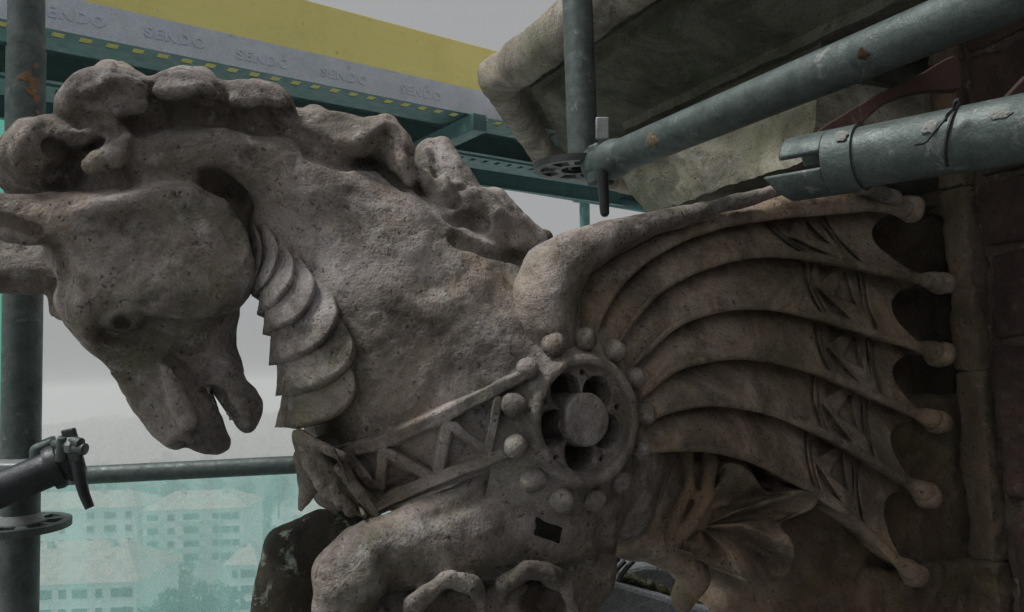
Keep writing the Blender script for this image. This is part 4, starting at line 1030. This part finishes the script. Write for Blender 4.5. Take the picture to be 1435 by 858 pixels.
# --- middle standard with rosette, ledger and wedge
s0, s1 = upt(803, -160, 1.25), upt(818, 236, 1.22)
MS = thing('scaffold_standard', s1, 'upright scaffold tube ending in a slotted ring plate before the cornice', 'scaffold tube')
V, Fc = pipe(s1, s0, 0.0235); obj('tube', V, Fc, GALV, MS)
ax2 = (s0 - s1) / np.linalg.norm(s0 - s1); rc2 = upt(806, 234, 1.215)
V, Fc = ringplate(rc2, ax2, 0.026, 0.064, 0.010); obj('rosette_ring', V, Fc, DARKM, MS, smooth=False)
l0, l1 = upt(846, 229, 1.16), upt(1480, -34, 0.66)
LG = thing('scaffold_ledger', l0, 'slanting galvanised scaffold tube wedged to the ring plate under the cornice', 'scaffold tube')
axl = (l1 - l0) / np.linalg.norm(l1 - l0)
V, Fc = pipe(l0 + axl * 0.03, l1, 0.0242); obj('tube', V, Fc, GALV, LG)
V, Fc = lathe(l0 - axl * 0.022, axl, [(0.0255, 0), (0.0285, 0.003), (0.0285, 0.05), (0.0258, 0.062), (0.0243, 0.07)], 40); obj('ledger_head', V, Fc, GALV, LG)
V, Fc = hexa(upt(842, 232, 1.155), axl, Up, np.cross(axl, Up), 0.012, 0.030, 0.018); obj('jaw', V, Fc, GALV, LG, bevel=0.005)
V, Fc = hexa(upt(844, 180, 1.14), Rt, Up, Fw, 0.0095, 0.016, 0.003); obj('wedge_head', V, Fc, WHITEM, LG, bevel=0.002)
wq = spline([(843, 240), (846, 270), (847, 292), (848, 304)], 6)
V, Fc = sweep(upt(wq[:, 0], wq[:, 1], np.full(len(wq), 1.13)), np.interp(np.linspace(0, 1, len(wq)), [0, .85, 1], [0.0085, 0.0065, 0.003]), 12); obj('wedge_tail', V, Fc, DARKM, LG)
# --- near tube with the forked end
n0, n1 = upt(1206, 221, 0.645), upt(1480, 172, 0.55)
NT_ = thing('forked_tube', n0, 'thick galvanised scaffold tube with a forked end and a twist of wire', 'scaffold tube')
axn = (n1 - n0) / np.linalg.norm(n1 - n0); rn = 0.0245
V, Fc = pipe(n0 - axn * 0.01, n1, rn); obj('tube', V, Fc, GALV, NT_)
d_, xx, yy = axn, None, None
yy = Up - axn * (Up @ axn); yy /= np.linalg.norm(yy); xx = np.cross(axn, yy)
def arcshell(a0, a1, l0_, l1_, r0, r1, m=22, slant=0.0):
    an = np.radians(np.linspace(a0, a1, m)); V = []
    for ll, sl in ((l0_, slant), (l1_, 0)):
        for rr_ in (r0, r1):
            V.append(n0 + axn * (ll + sl * (np.sin(an) - math.sin(an[m // 2])))[:, None] + rr_ * (np.cos(an)[:, None] * xx + np.sin(an)[:, None] * yy))
    V = np.concatenate(V); Fc = []
    for i in range(m - 1):
        Fc += [(i, i + 1, 2 * m + i + 1, 2 * m + i), (m + i, 3 * m + i, 3 * m + i + 1, m + i + 1), (i, m + i, m + i + 1, i + 1), (2 * m + i, 2 * m + i + 1, 3 * m + i + 1, 3 * m + i)]
    Fc += [(0, 2 * m, 3 * m, m), (m - 1, 2 * m - 1, 4 * m - 1, 3 * m - 1)]
    return V, Fc
V, Fc = arcshell(0, 359.9, -0.022, 0.002, 0.0215, 0.0272, 60); obj('collar', V, Fc, GALV, NT_)
V, Fc = arcshell(12, 168, -0.058, -0.0215, 0.0205, 0.0272); obj('prong', V, Fc, GALV, NT_, bevel=0.002)
V, Fc = arcshell(196, 344, -0.060, -0.0215, 0.0205, 0.0272, slant=-0.018); obj('prong', V, Fc, GALV, NT_, bevel=0.002)
WIRE = DARKM
wl_ = []
for tt in np.linspace(-0.3, 1.25, 40):
    an = math.pi * tt; wl_.append(n0 + axn * (0.072 + 0.004 * math.sin(5 * tt)) + (rn + 0.0012) * (math.cos(an) * -xx * -1 + math.sin(an) * yy))
V, Fc = sweep(np.array(wl_), 0.0011, 8)
WR = thing('tie_wire', wl_[0], 'thin dark tie wire twisted round the forked tube', 'wire')
obj('loop', V, Fc, WIRE, WR)
wt = spline([(1342, 138), (1336, 152), (1322, 170), (1308, 186), (1296, 200), (1281, 203)], 8)
V, Fc = sweep(upt(wt[:, 0], wt[:, 1], np.linspace(0.566, 0.578, len(wt))), 0.0010, 8); obj('wire_end', V, Fc, WIRE, WR)
wt2 = wt[:22] + np.stack([2.4 * np.sin(np.arange(22) * 0.9), 2.4 * np.cos(np.arange(22) * 0.9)], -1)
V, Fc = sweep(upt(wt2[:, 0], wt2[:, 1], np.linspace(0.564, 0.574, len(wt2))), 0.0010, 8); obj('wire_end', V, Fc, WIRE, WR)
# --- splashes of cement, scuffs of tan paint and rust on the tubes
SPL = stone('cement_splash', (0.36, 0.37, 0.35), (0.32, 0.32, 0.30), (0.25, 0.25, 0.24), (0.40, 0.41, 0.37), (0.6, 0.6, 0.58), 0.3, 0.3)
TAN = stone('tan_scuff', (0.30, 0.27, 0.18), (0.26, 0.22, 0.14), (0.14, 0.12, 0.08), (0.2, 0.2, 0.1), (0.4, 0.36, 0.26), 0.3, 0.3)
RSP = stone('rust_spot', (0.10, 0.065, 0.04), (0.085, 0.055, 0.035), (0.06, 0.035, 0.02), (0.12, 0.08, 0.04), (0.2, 0.12, 0.06), 0.3, 0.3)
def splash(parent, a_, b_, rad, px, py, sz, material, nm, asp=1.0):
    d = b_ - a_; L_ = np.linalg.norm(d); d = d / L_; r_ = ray(np.array(px, float), np.array(py, float)); r_ = r_ / np.linalg.norm(r_)
    # nearest point of the tube's skin along the pixel's ray
    best = None
    for t in np.linspace(0.4, 1.5, 700):
        p = r_ * t; s_ = (p - a_) @ d; dist = np.linalg.norm(p - a_ - s_ * d)
        if best is None or abs(dist - rad) < best[0]:
            if dist <= rad * 1.06: best = (abs(dist - rad), p, (p - a_ - s_ * d) / max(dist, 1e-6)); break
    if best is None: return
    p, n_ = best[1], best[2]; t_ = np.cross(n_, d); V, Fc = ball(1.0, 22)
    ang_ = np.arctan2(V[:, 1], V[:, 0]); wob = 1 + 0.42 * vnoise(np.stack([2.2 * np.cos(ang_) + px, 2.2 * np.sin(ang_) + py, 0 * ang_], -1), 9)
    X_, Y_ = V[:, 0] * wob * sz * asp, V[:, 1] * wob * sz; an = Y_ / rad
    c0_ = p - n_ * rad
    V = c0_ + X_[:, None] * d + (rad + V[:, 2:3] * 0.0009) * (np.cos(an)[:, None] * n_ + np.sin(an)[:, None] * t_)
    obj(nm, V, Fc, material, parent)
for (x_, y_, s_, a2) in [(1302, 178, .0052, 1.0), (1400, 160, .003, 2.4)]: splash(NT_, n0, n1, rn, x_, y_, s_, SPL, 'cement_splash', a2)
for (x_, y_, s_, a2) in [(1178, 190, .0045, 1.2)]: splash(NT_, n0 - axn * 0.06, n0, 0.0272, x_, y_, s_, SPL, 'cement_splash', a2)
for (x_, y_, s_, a2, m2, nm2) in [(914, 196, .009, 1.3, TAN, 'paint_scuff'), (1210, 76, .0055, 1.0, RSP, 'rust_spot')]:
    splash(LG, l0, l1, 0.0242, x_, y_, s_, m2, nm2, a2)
for (x_, y_, s_, a2) in [(36, 108, .008, .8), (47, 116, .007, 1.2), (44, 128, .007, .9), (51, 138, .005, 1.2), (50, 92, .004, 1.0), (31, 172, .006, 1.2), (53, 158, .003, 1.0)]:
    splash(LP, p_b, p_j, 0.02415, x_, y_, s_, PLASTER, 'render_flake', a2)
# --- rusty strap
st = spline([(1148, 184), (1185, 158), (1230, 132), (1285, 106), (1326, 82), (1340, 80), (1347, 94), (1348, 122), (1330, 126), (1290, 128), (1246, 142), (1215, 166), (1196, 182)], 5, True)
V, Fc = pxprism(st, 0.80, 0.812); obj('iron_strap', V, Fc, RUST, None, smooth=False, bevel=0.0015, label='bent rusty iron strap with a whitish end above the forked tube', cat='strap', group='iron straps')
V, Fc = pxprism([(1408, 138), (1440, 104), (1470, 84), (1470, 130), (1430, 140)], 0.80, 0.812); obj('iron_strap', V, Fc, RUST, None, smooth=False, bevel=0.0015, label='short rusty iron strap end resting beyond the wired tube', cat='strap', group='iron straps')

# --- steel decking with toe board
HD = 0.66
k0, k1 = zpt(63, 38, HD), zpt(660, 160, HD)
DX = (k1 - k0) / np.linalg.norm(k1 - k0); DY = np.array([-DX[1], DX[0], 0])
if DY[1] < 0: DY = -DY
DK_C = (k0 + k1) / 2
s_lo, s_hi = -1.6, 2.4                                   # along the planks from k0
def dbox(s0_, s1_, y0, y1, z0, z1): return hexa(k0 + DX * (s0_ + s1_) / 2 + DY * (y0 + y1) / 2 + np.array([0, 0, (z0 + z1) / 2]), DX, DY, np.array([0, 0, 1.0]), (s1_ - s0_) / 2, (y1 - y0) / 2, (z1 - z0) / 2)
def sheet_with_slots(y0, z, pitch, sl, sw, w, first, last):
    parts = []; n = int((last - first) / pitch)
    yc0 = .012; parts.append(dbox(s_lo, s_hi, y0, y0 + yc0, z, z + .002)); parts.append(dbox(s_lo, s_hi, y0 + yc0 + sw, y0 + w, z, z + .002))
    x = s_lo
    for k in range(n):
        a = first + k * pitch; parts.append(dbox(x, a, y0 + yc0, y0 + yc0 + sw, z, z + .002)); x = a + sl
    parts.append(dbox(x, s_hi, y0 + yc0, y0 + yc0 + sw, z, z + .002))
    return join(parts)
import bmesh
def text_mesh(body, size, ext):
    cu = bpy.data.curves.new('lettering', 'FONT'); cu.body = body; cu.size = size; cu.extrude = ext; cu.align_x = 'CENTER'; cu.offset = 0.0012; cu.space_character = 1.25
    o = bpy.data.objects.new('lettering', cu); COL.objects.link(o)
    bpy.context.view_layer.update()
    me = o.to_mesh(); V = np.array([v.co[:] for v in me.vertices]); Fc = [tuple(p.vertices) for p in me.polygons]
    o.to_mesh_clear(); bpy.data.objects.remove(o); bpy.data.curves.remove(cu); return V, Fc
PW = 0.30
lab_ = ['galvanised steel scaffold plank with embossed lettering along its lip', 'steel scaffold plank with green net light in its colour, behind the lettered plank', 'outermost steel scaffold plank with green net light in its colour']
for k_ in range(2):
    y0 = k_ * (PW + 0.02)
    PL = thing('scaffold_plank', k0 + DY * y0, lab_[k_], 'scaffold plank', 'scaffold planks')
    V, Fc = dbox(s_lo, s_hi, y0, y0 + .003, 0.0, .066); obj('lip', V, Fc, GALV_L if k_ == 0 else TEAL_LIT, PL, smooth=False)
    V, Fc = dbox(s_lo, s_hi, y0 + .0913, y0 + .108, 0.0, .003); obj('lip_flange', V, Fc, TEAL_LIT, PL, smooth=False)
    V, Fc = dbox(s_lo, s_hi, y0 + PW - .003, y0 + PW, 0.0, .066); obj('lip', V, Fc, TEAL_LIT, PL, smooth=False)
    V, Fc = dbox(s_lo, s_hi, y0 + PW - .018, y0 + PW - .0031, 0.0, .003); obj('lip_flange', V, Fc, TEAL_LIT, PL, smooth=False)
    V, Fc = sheet_with_slots(y0 + .0031, .0, .046, .021, .026, .088, s_lo + .05, s_hi - .05); obj('slotted_sheet', V, Fc, TEAL_LIT, PL, smooth=False)
    V, Fc = dbox(s_lo, s_hi, y0 + .0885, y0 + PW - .0031, .060, .062); obj('deck_sheet', V, Fc, TEAL_LIT, PL, smooth=False)
    for fr in (0.33, 0.66):
        V, Fc = dbox(s_lo, s_hi, y0 + PW * fr - .012, y0 + PW * fr + .012, .046, .0599); obj('pressed_rib', V, Fc, TEAL_LIT, PL, bevel=.006)
    if k_ == 0:
        for (x_, y_) in [(100, 22), (246, 53), (369, 83), (483, 107), (590, 130)]:
            c_ = on_plane(np.array(x_, float), np.array(y_, float), k0, DY)
            V, Fc = text_mesh('SENDO', 0.030, 0.0012)
            V = c_ + V[:, :1] * DX + (V[:, 1:2] - .010) * np.array([0, 0, 1.0]) - (V[:, 2:3] + .0006) * DY
            obj('embossed_lettering', V, Fc, GALV_L, PL, smooth=False)
TB = dbox(-0.75, 2.4, .064, .088, .004, .0625 + .155)
obj('toe_board', *TB, YEL, None, smooth=False, bevel=.002, label='yellow varnished plywood toe board standing on the steel planks', cat='toe board')
cbp = on_plane(np.array(652., ), np.array(168.), k0 + np.array([0, 0, 0.0]), np.array([0, 0, 1.0]))
scb = (cbp - k0) @ DX
V, Fc = hexa(k0 + DX * scb + DY * 0.31 + np.array([0, 0, -0.0245]), DX, DY, np.array([0, 0, 1.0]), .022, .33, .022); obj('transom_beam', V, Fc, TEAL_LIT, None, bevel=.003, label='steel transom with green net light in its colour under the scaffold planks', cat='beam')
f0, f1 = upt(823, 283, 3.7), upt(823, 520, 3.7)
FP = thing('scaffold_standard', f1, 'small distant green-tinted scaffold upright seen below the cornice', 'scaffold tube')
V, Fc = pipe(f1, f0 + np.array([0, 0, 0.5])); obj('tube', V, Fc, TEAL_LIT, FP)
V, Fc = ringplate(upt(821, 281, 3.7), f0 - f1); obj('rosette_ring', V, Fc, TEAL_LIT, FP, smooth=False)
g0, g1 = upt(640, 246, 3.2), upt(905, 290, 3.2)
V, Fc = pipe(g0 - (g1 - g0) * 1.5, g1 + (g1 - g0) * .6); obj('deck_rail', V, Fc, TEAL_LIT, None, label='far green-tinted scaffold rail carrying the plank ends', cat='scaffold tube')
# walkway under the viewpoint, added out of view below the statue to block upward light
WOODP = metal('weathered_steel_plank', (0.16, 0.17, 0.17), (0.11, 0.12, 0.12), (0.25, 0.25, 0.25), 0.3, 0.6, 0.2)
for k_ in range(13):
    V, Fc = hexa(np.array([-0.75, 2.75 - .33 * k_, -1.5]), (1, 0, 0), (0, 1, 0), (0, 0, 1), 1.9, .155, .03)
    obj('scaffold_plank', V, Fc, WOODP, None, smooth=False, label='plain steel plank of the unseen walkway added below the statue to block upward light', cat='scaffold plank', group='walkway planks')

# ================================================================== the town below, air and net
def plain(name, c, rough=0.8, sc=0.4, var=0.25):
    m, nt, b = mat(name); P = geo_pos(nt)
    f = ramp(nt, nz(nt, sc, 6, 0.65, P).outputs[0], [(0.3, g(1 - var)), (0.7, g(1 + var * 0.4))])
    nt.links.new(mixc(nt, 1.0, c, f, 'MULTIPLY'), b.inputs['Base Color']); b.inputs['Roughness'].default_value = rough; return m
GZ = -50.0
GROUND = plain('town_ground', (0.42, 0.44, 0.41), 0.95, 0.05, 0.5)
WHITE = plain('white_render', (0.82, 0.81, 0.80), 0.9, 0.3, 0.08); REDR = plain('red_roof_tiles', (0.60, 0.44, 0.41), 0.9, 0.6, 0.3)
GLASS = plain('window_glass', (0.05, 0.085, 0.085), 0.3, 0.4, 0.5); BALC = plain('balcony_concrete', (0.55, 0.56, 0.55)); GREYR = plain('grey_roof', (0.32, 0.32, 0.32))
LEAF = plain('tree_leaves', (0.06, 0.12, 0.085), 0.9, 0.5, 0.6); LEAF.node_tree.nodes['Principled BSDF'].inputs['Roughness'].default_value = 0.9
BARK = plain('bark', (0.07, 0.05, 0.04)); HILL = plain('wooded_hill', (0.05, 0.085, 0.055), 0.95, 0.02, 0.6)
gx, gy = np.meshgrid(np.linspace(-700, 700, 41), np.linspace(-150, 690, 41), indexing='ij')
gzv = GZ + 0 * gx
I = np.arange(gx.size).reshape(gx.shape)
Q = np.stack([I[:-1, :-1], I[1:, :-1], I[1:, 1:], I[:-1, 1:]], -1).reshape(-1, 4)
obj('ground', np.stack([gx, gy, gzv], -1).reshape(-1, 3), Q, GROUND, None, kind='structure', label='pale hazy ground of the town below')
hx = np.linspace(-690, 690, 100); hy = np.linspace(0, 1, 24)
HXg, HYg = np.meshgrid(hx, hy, indexing='ij')
n2 = vnoise(np.stack([HXg.ravel() / 140, HYg.ravel() * 2, 0 * HXg.ravel()], -1), 11).reshape(HXg.shape)
n3 = vnoise(np.stack([HXg.ravel() / 30, HYg.ravel() * 5, 0 * HXg.ravel()], -1), 12).reshape(HXg.shape)
zz = GZ - 2 + np.sin(HYg * math.pi / 2) * (24 + 7 * n2) + 3 * n3 * HYg
I = np.arange(HXg.size).reshape(HXg.shape); Q = np.stack([I[:-1, :-1], I[1:, :-1], I[1:, 1:], I[:-1, 1:]], -1).reshape(-1, 4)
obj('hill', np.stack([HXg, 330 + HYg * 320, zz], -1).reshape(-1, 3), Q, HILL, None, kind='structure', label='low wooded hill fading into the haze behind the town')
def house(name, px0, px1, py_e, py_g, dep, roofh, deepm, label, cols, nrow, wfrac, roofmat, group=None, wallmat=None, yaw=0.0, floor=2.9, balc=()):
    L0, R0_ = upt(px0, py_e, dep), upt(px1, py_e, dep)
    ex = np.array([math.cos(yaw), math.sin(yaw), 0]); ey = np.array([-math.sin(yaw), math.cos(yaw), 0]); ez = np.array([0, 0, 1.0])
    w = np.linalg.norm(R0_ - L0); ze = L0[2]; zb = GZ; base = np.array([L0[0], L0[1], zb])
    T = thing(name, base + ex * w / 2 + ey * deepm / 2, label, 'building', group)
    V, Fc = hexa(base + ex * w / 2 + ey * deepm / 2 + ez * (ze - zb) / 2, ex, ey, ez, w / 2, deepm / 2, (ze - zb) / 2); obj('wall', V, Fc, wallmat or WHITE, T, smooth=False)
    o_ = 0.6; b0 = base + ez * (ze - zb); rr_ = min(deepm / 2, w / 2) * 0.7
    Vr = np.array([b0 - ex * o_ - ey * o_, b0 + ex * (w + o_) - ey * o_, b0 + ex * (w + o_) + ey * (deepm + o_), b0 - ex * o_ + ey * (deepm + o_),
                   b0 + ex * rr_ + ey * deepm / 2 + ez * roofh, b0 + ex * (w - rr_) + ey * deepm / 2 + ez * roofh]) + ez * 0.02
    rf = obj('roof', Vr, [(0, 1, 5, 4), (1, 2, 5), (2, 3, 4, 5), (3, 0, 4), (3, 2, 1, 0)], roofmat, T, smooth=False)
    for cx_ in (0.3, 0.72):
        V, Fc = hexa(b0 + ex * w * cx_ + ey * deepm * 0.42 + ez * roofh * 0.9, ex, ey, ez, .4, .4, .9); obj('chimney', V, Fc, BALC, rf, smooth=False)
    for r_ in range(nrow):
        for ci, cx_ in enumerate(cols):
            ww = wfrac[ci % len(wfrac)]; zc = ze - 1.7 - floor * r_
            c = base + ex * w * cx_ + ez * (zc - zb)
            V, Fc = hexa(c - ey * 0.03, ex, ey, ez, ww / 2 + .12, .06, .85); wi = obj('window', V, Fc, WHITE, T, smooth=False)
            V, Fc = hexa(c - ey * 0.08, ex, ey, ez, ww / 2, .03, .72); obj('pane', V, Fc, GLASS, wi, smooth=False)
            if ci in balc:
                V, Fc = hexa(c - ey * 0.7 - ez * 1.05, ex, ey, ez, ww / 2 + .8, .65, .45); obj('balcony', V, Fc, BALC, T, smooth=False)
    return T
house('apartment_house', -40, 192, 718, 800, 178, 3.0, 13, 'long white apartment block with few windows beside the scaffold upright', [.25, .4, .55, .72, .84, .95], 4, [1.6, 2.6, 1.4], REDR, 'white apartment blocks')
house('apartment_house', 200, 342, 716, 800, 176, 3.2, 13, 'white apartment block with balconies and wide windows behind the horse muzzle', [.10, .28, .48, .72, .82, .92], 4, [2.4, 1.5, 3.4, 1.4], REDR, 'white apartment blocks', balc=(0, 2, 3))
house('apartment_house', -30, 192, 822, 900, 128, 5.2, 16, 'white house with a broad pale red tiled roof at the foot of the upright', [.42, .53, .64, .76, .88, .95], 3, [2.2, 1.2, 2.4, 1.1], REDR, 'white apartment blocks', floor=3.0)
house('small_house', 318, 358, 792, 858, 150, 3.0, 9, 'small white house with one dark wide window near the far foreleg', [.28, .75], 3, [1.0, 2.8], REDR, None)
house('small_house', 206, 232, 806, 850, 160, 2.2, 8, 'tiny white gabled house among the trees below the blocks', [.3, .7], 2, [1.1], GREYR, None)
house('apartment_house', 410, 560, 722, 800, 190, 3.0, 13, 'white apartment block mostly hidden behind the mossy foreleg', [.2, .4, .6, .8], 4, [1.6], REDR, 'white apartment blocks')
house('apartment_house', 800, 930, 790, 850, 120, 3.0, 13, 'white block glimpsed through the gap below the horse belly', [.2, .4, .6, .8], 3, [1.6], GREYR, 'white apartment blocks')
def tree_mesh(seed, h=11.0, n=2200):
    r = np.random.default_rng(seed)
    cl = r.normal(size=(11, 3)) * [1.7, 1.7, 1.9] + [0, 0, h * 0.62]; cr = r.uniform(1.0, 2.0, 11)
    k = r.integers(0, 11, n); d = r.normal(size=(n, 3)); d /= np.linalg.norm(d, axis=1)[:, None]
    c = cl[k] + d * (cr[k] * r.uniform(0.5, 1.0, n) ** 0.5)[:, None]
    a = r.normal(size=(n, 3)); a /= np.linalg.norm(a, axis=1)[:, None]; b = np.cross(a, d); b /= np.linalg.norm(b, axis=1)[:, None] + 1e-9
    s = r.uniform(0.14, 0.34, n)[:, None]
    V = np.stack([c - a * s, c + b * s * .7, c + a * s, c - b * s * .7], 1).reshape(-1, 3)
    return V, np.arange(4 * n).reshape(n, 4)
LFM = [raw_mesh('crown', *tree_mesh(s), LEAF) for s in (1, 2, 3)]
tv, tf = sweep([(0, 0, 0), (0.1, 0, 3), (0.0, 0.1, 6.5), (0.2, 0.1, 8.5)], [.28, .22, .14, .05], 8)
lb = [sweep([(0, 0, 3.6), (1.2 * math.cos(a), 1.2 * math.sin(a), 5.4), (2 * math.cos(a), 2 * math.sin(a), 6.6)], [.12, .08, .03], 6) for a in (0.4, 2.3, 4.4)]
tv, tf = join([(tv, tf)] + lb); TRM = raw_mesh('trunk', tv, tf, BARK)
TREES = [(240, 845, 120, 1.0), (262, 852, 118, 1.1), (285, 846, 125, 1.0), (222, 858, 116, .9), (306, 856, 122, 1.0), (262, 812, 150, .9), (352, 760, 185, 1.1), (366, 745, 200, 1.2), (345, 730, 210, 1.0), (376, 700, 230, 1.2),
         (196, 800, 165, .8), (60, 690, 240, 1.2), (100, 684, 250, 1.2), (130, 690, 240, 1.0), (165, 684, 250, 1.3), (210, 686, 250, 1.2), (250, 690, 240, 1.1), (300, 686, 250, 1.3), (335, 690, 240, 1.2), (390, 684, 250, 1.2),
         (75, 655, 330, 1.5), (150, 658, 330, 1.5), (225, 656, 330, 1.4), (290, 652, 330, 1.6), (370, 652, 330, 1.5)]
for i, (x_, y_, d_, s_) in enumerate(TREES):
    t_top = upt(x_, y_ - 18, d_); b_ = np.array([t_top[0], t_top[1], max(GZ, t_top[2] - 11 * s_)])
    where = ['broad leafy tree growing in front of the white house roofs', 'tall tree at the side of the apartment blocks', 'tree of the row standing behind the apartment blocks', 'hazy tree at the foot of the wooded hill'][0 if d_ < 155 else 1 if d_ < 232 else 2 if d_ < 300 else 3]
    T = thing('tree', b_, where, 'tree', where.replace(' tree', ' trees', 1))
    for me, nm in ((LFM[i % 3], 'crown'), (TRM, 'trunk')):
        o = bpy.data.objects.new(nm, me); COL.objects.link(o); o.parent = T; o.scale = (s_, s_, s_); o.rotation_euler = (0, 0, i * 1.3)
# distant wood on the hill: one mass of leaves
r = np.random.default_rng(5); nw = 26000
wx = r.uniform(-330, 330, nw); wt_ = r.uniform(0.03, 1, nw)
wz = GZ - 2 + np.sin(wt_ * math.pi / 2) * (24 + 7 * vnoise(np.stack([wx / 140, wt_ * 2, 0 * wx], -1), 11)) + 3 * vnoise(np.stack([wx / 30, wt_ * 5, 0 * wx], -1), 12) * wt_
wc = np.stack([wx, 330 + wt_ * 320, wz + r.uniform(0, 5, nw)], -1)
a = r.normal(size=(nw, 3)); a /= np.linalg.norm(a, axis=1)[:, None]; b = np.cross(a, r.normal(size=(nw, 3))); b /= np.linalg.norm(b, axis=1)[:, None]
s = r.uniform(0.8, 2.0, nw)[:, None]
V = np.stack([wc - a * s, wc + b * s, wc + a * s, wc - b * s], 1).reshape(-1, 3)
obj('wood', V, np.arange(4 * nw).reshape(nw, 4), LEAF, None, kind='stuff', label='far wood covering the hill behind the town', cat='wood')
# --- debris netting
NET = bpy.data.materials.new('debris_net'); NET.use_nodes = True; nt = NET.node_tree; nt.nodes.clear()
out = nt.nodes.new('ShaderNodeOutputMaterial'); tr = nt.nodes.new('ShaderNodeBsdfTransparent'); tl_ = nt.nodes.new('ShaderNodeBsdfTranslucent'); df = nt.nodes.new('ShaderNodeBsdfDiffuse')
tr.inputs[0].default_value = (0.92, 1.0, 0.99, 1); tl_.inputs[0].default_value = (0.38, 1.0, 0.92, 1); df.inputs[0].default_value = (0.38, 0.96, 0.88, 1)
m1 = nt.nodes.new('ShaderNodeMixShader'); m1.inputs[0].default_value = 0.4; nt.links.new(tl_.outputs[0], m1.inputs[1]); nt.links.new(df.outputs[0], m1.inputs[2])
m2 = nt.nodes.new('ShaderNodeMixShader'); P = geo_pos(nt)
nf = ramp(nt, nz(nt, 240, 2, 0.7, P).outputs[0], [(0.33, g(0.26)), (0.66, g(0.62))]); nt.links.new(nf, m2.inputs[0])
nt.links.new(tr.outputs[0], m2.inputs[1]); nt.links.new(m1.outputs[0], m2.inputs[2]); nt.links.new(m2.outputs[0], out.inputs['Surface'])
NETD = NET.copy(); NETD.name = 'dense_debris_net'
for n_ in NETD.node_tree.nodes:
    if n_.type == 'BSDF_TRANSLUCENT': n_.inputs[0].default_value = (0.20, 0.92, 0.72, 1)
    if n_.type == 'BSDF_DIFFUSE': n_.inputs[0].default_value = (0.18, 0.88, 0.68, 1)
    if n_.type == 'VALTORGB': n_.color_ramp.elements[0].color = (0.8, 0.8, 0.8, 1); n_.color_ramp.elements[1].color = (0.95, 0.95, 0.95, 1)
def netsheet(name, px0, px1, py0, py1, dep, wave, material, label):
    X, Y = np.meshgrid(np.linspace(px0, px1, 80), np.linspace(0, 1, 40), indexing='ij')
    top = py0 + (X - 60) * (-35 / 700.0 if wave else 0) + wave * np.sin(X / 61.0)
    PYs = top + (py1 - top) * Y
    dd = dep + 0.03 * np.sin(X / 37.0 + 2 * Y) + 0.015 * np.sin(X / 11.0)
    V = unp(X, PYs, dd).reshape(-1, 3)
    I = np.arange(X.size).reshape(X.shape); Q = np.stack([I[:-1, :-1], I[1:, :-1], I[1:, 1:], I[:-1, 1:]], -1).reshape(-1, 4)
    return obj(name, V, Q, material, None, label=label, cat='net', group='scaffold netting')
netsheet('debris_net', -260, 1150, 668, 1250, 2.22, 1.5, NET, 'sheer teal debris net hanging low across the view of the town')
netsheet('debris_net', -420, 11, -260, 1100, 2.6, 0, NETD, 'dense bright teal debris net strip beside the flaked upright')
# --- hazy air
HZ = bpy.data.materials.new('haze'); HZ.use_nodes = True; nt = HZ.node_tree; nt.nodes.clear()
out = nt.nodes.new('ShaderNodeOutputMaterial'); pv = nt.nodes.new('ShaderNodeVolumePrincipled'); nt.links.new(pv.outputs[0], out.inputs['Volume'])
pv.inputs['Color'].default_value = (0.985, 1.0, 0.997, 1); pv.inputs['Density'].default_value = 0.0028; pv.inputs['Anisotropy'].default_value = 0.0
V, Fc = hexa((0, 270, (GZ - 1 + 3.2) / 2), (1, 0, 0), (0, 1, 0), (0, 0, 1), 705, 425, (3.2 - GZ + 1) / 2)
obj('haze', V, Fc, HZ, None, smooth=False, kind='stuff', label='pale haze filling the air over the town')
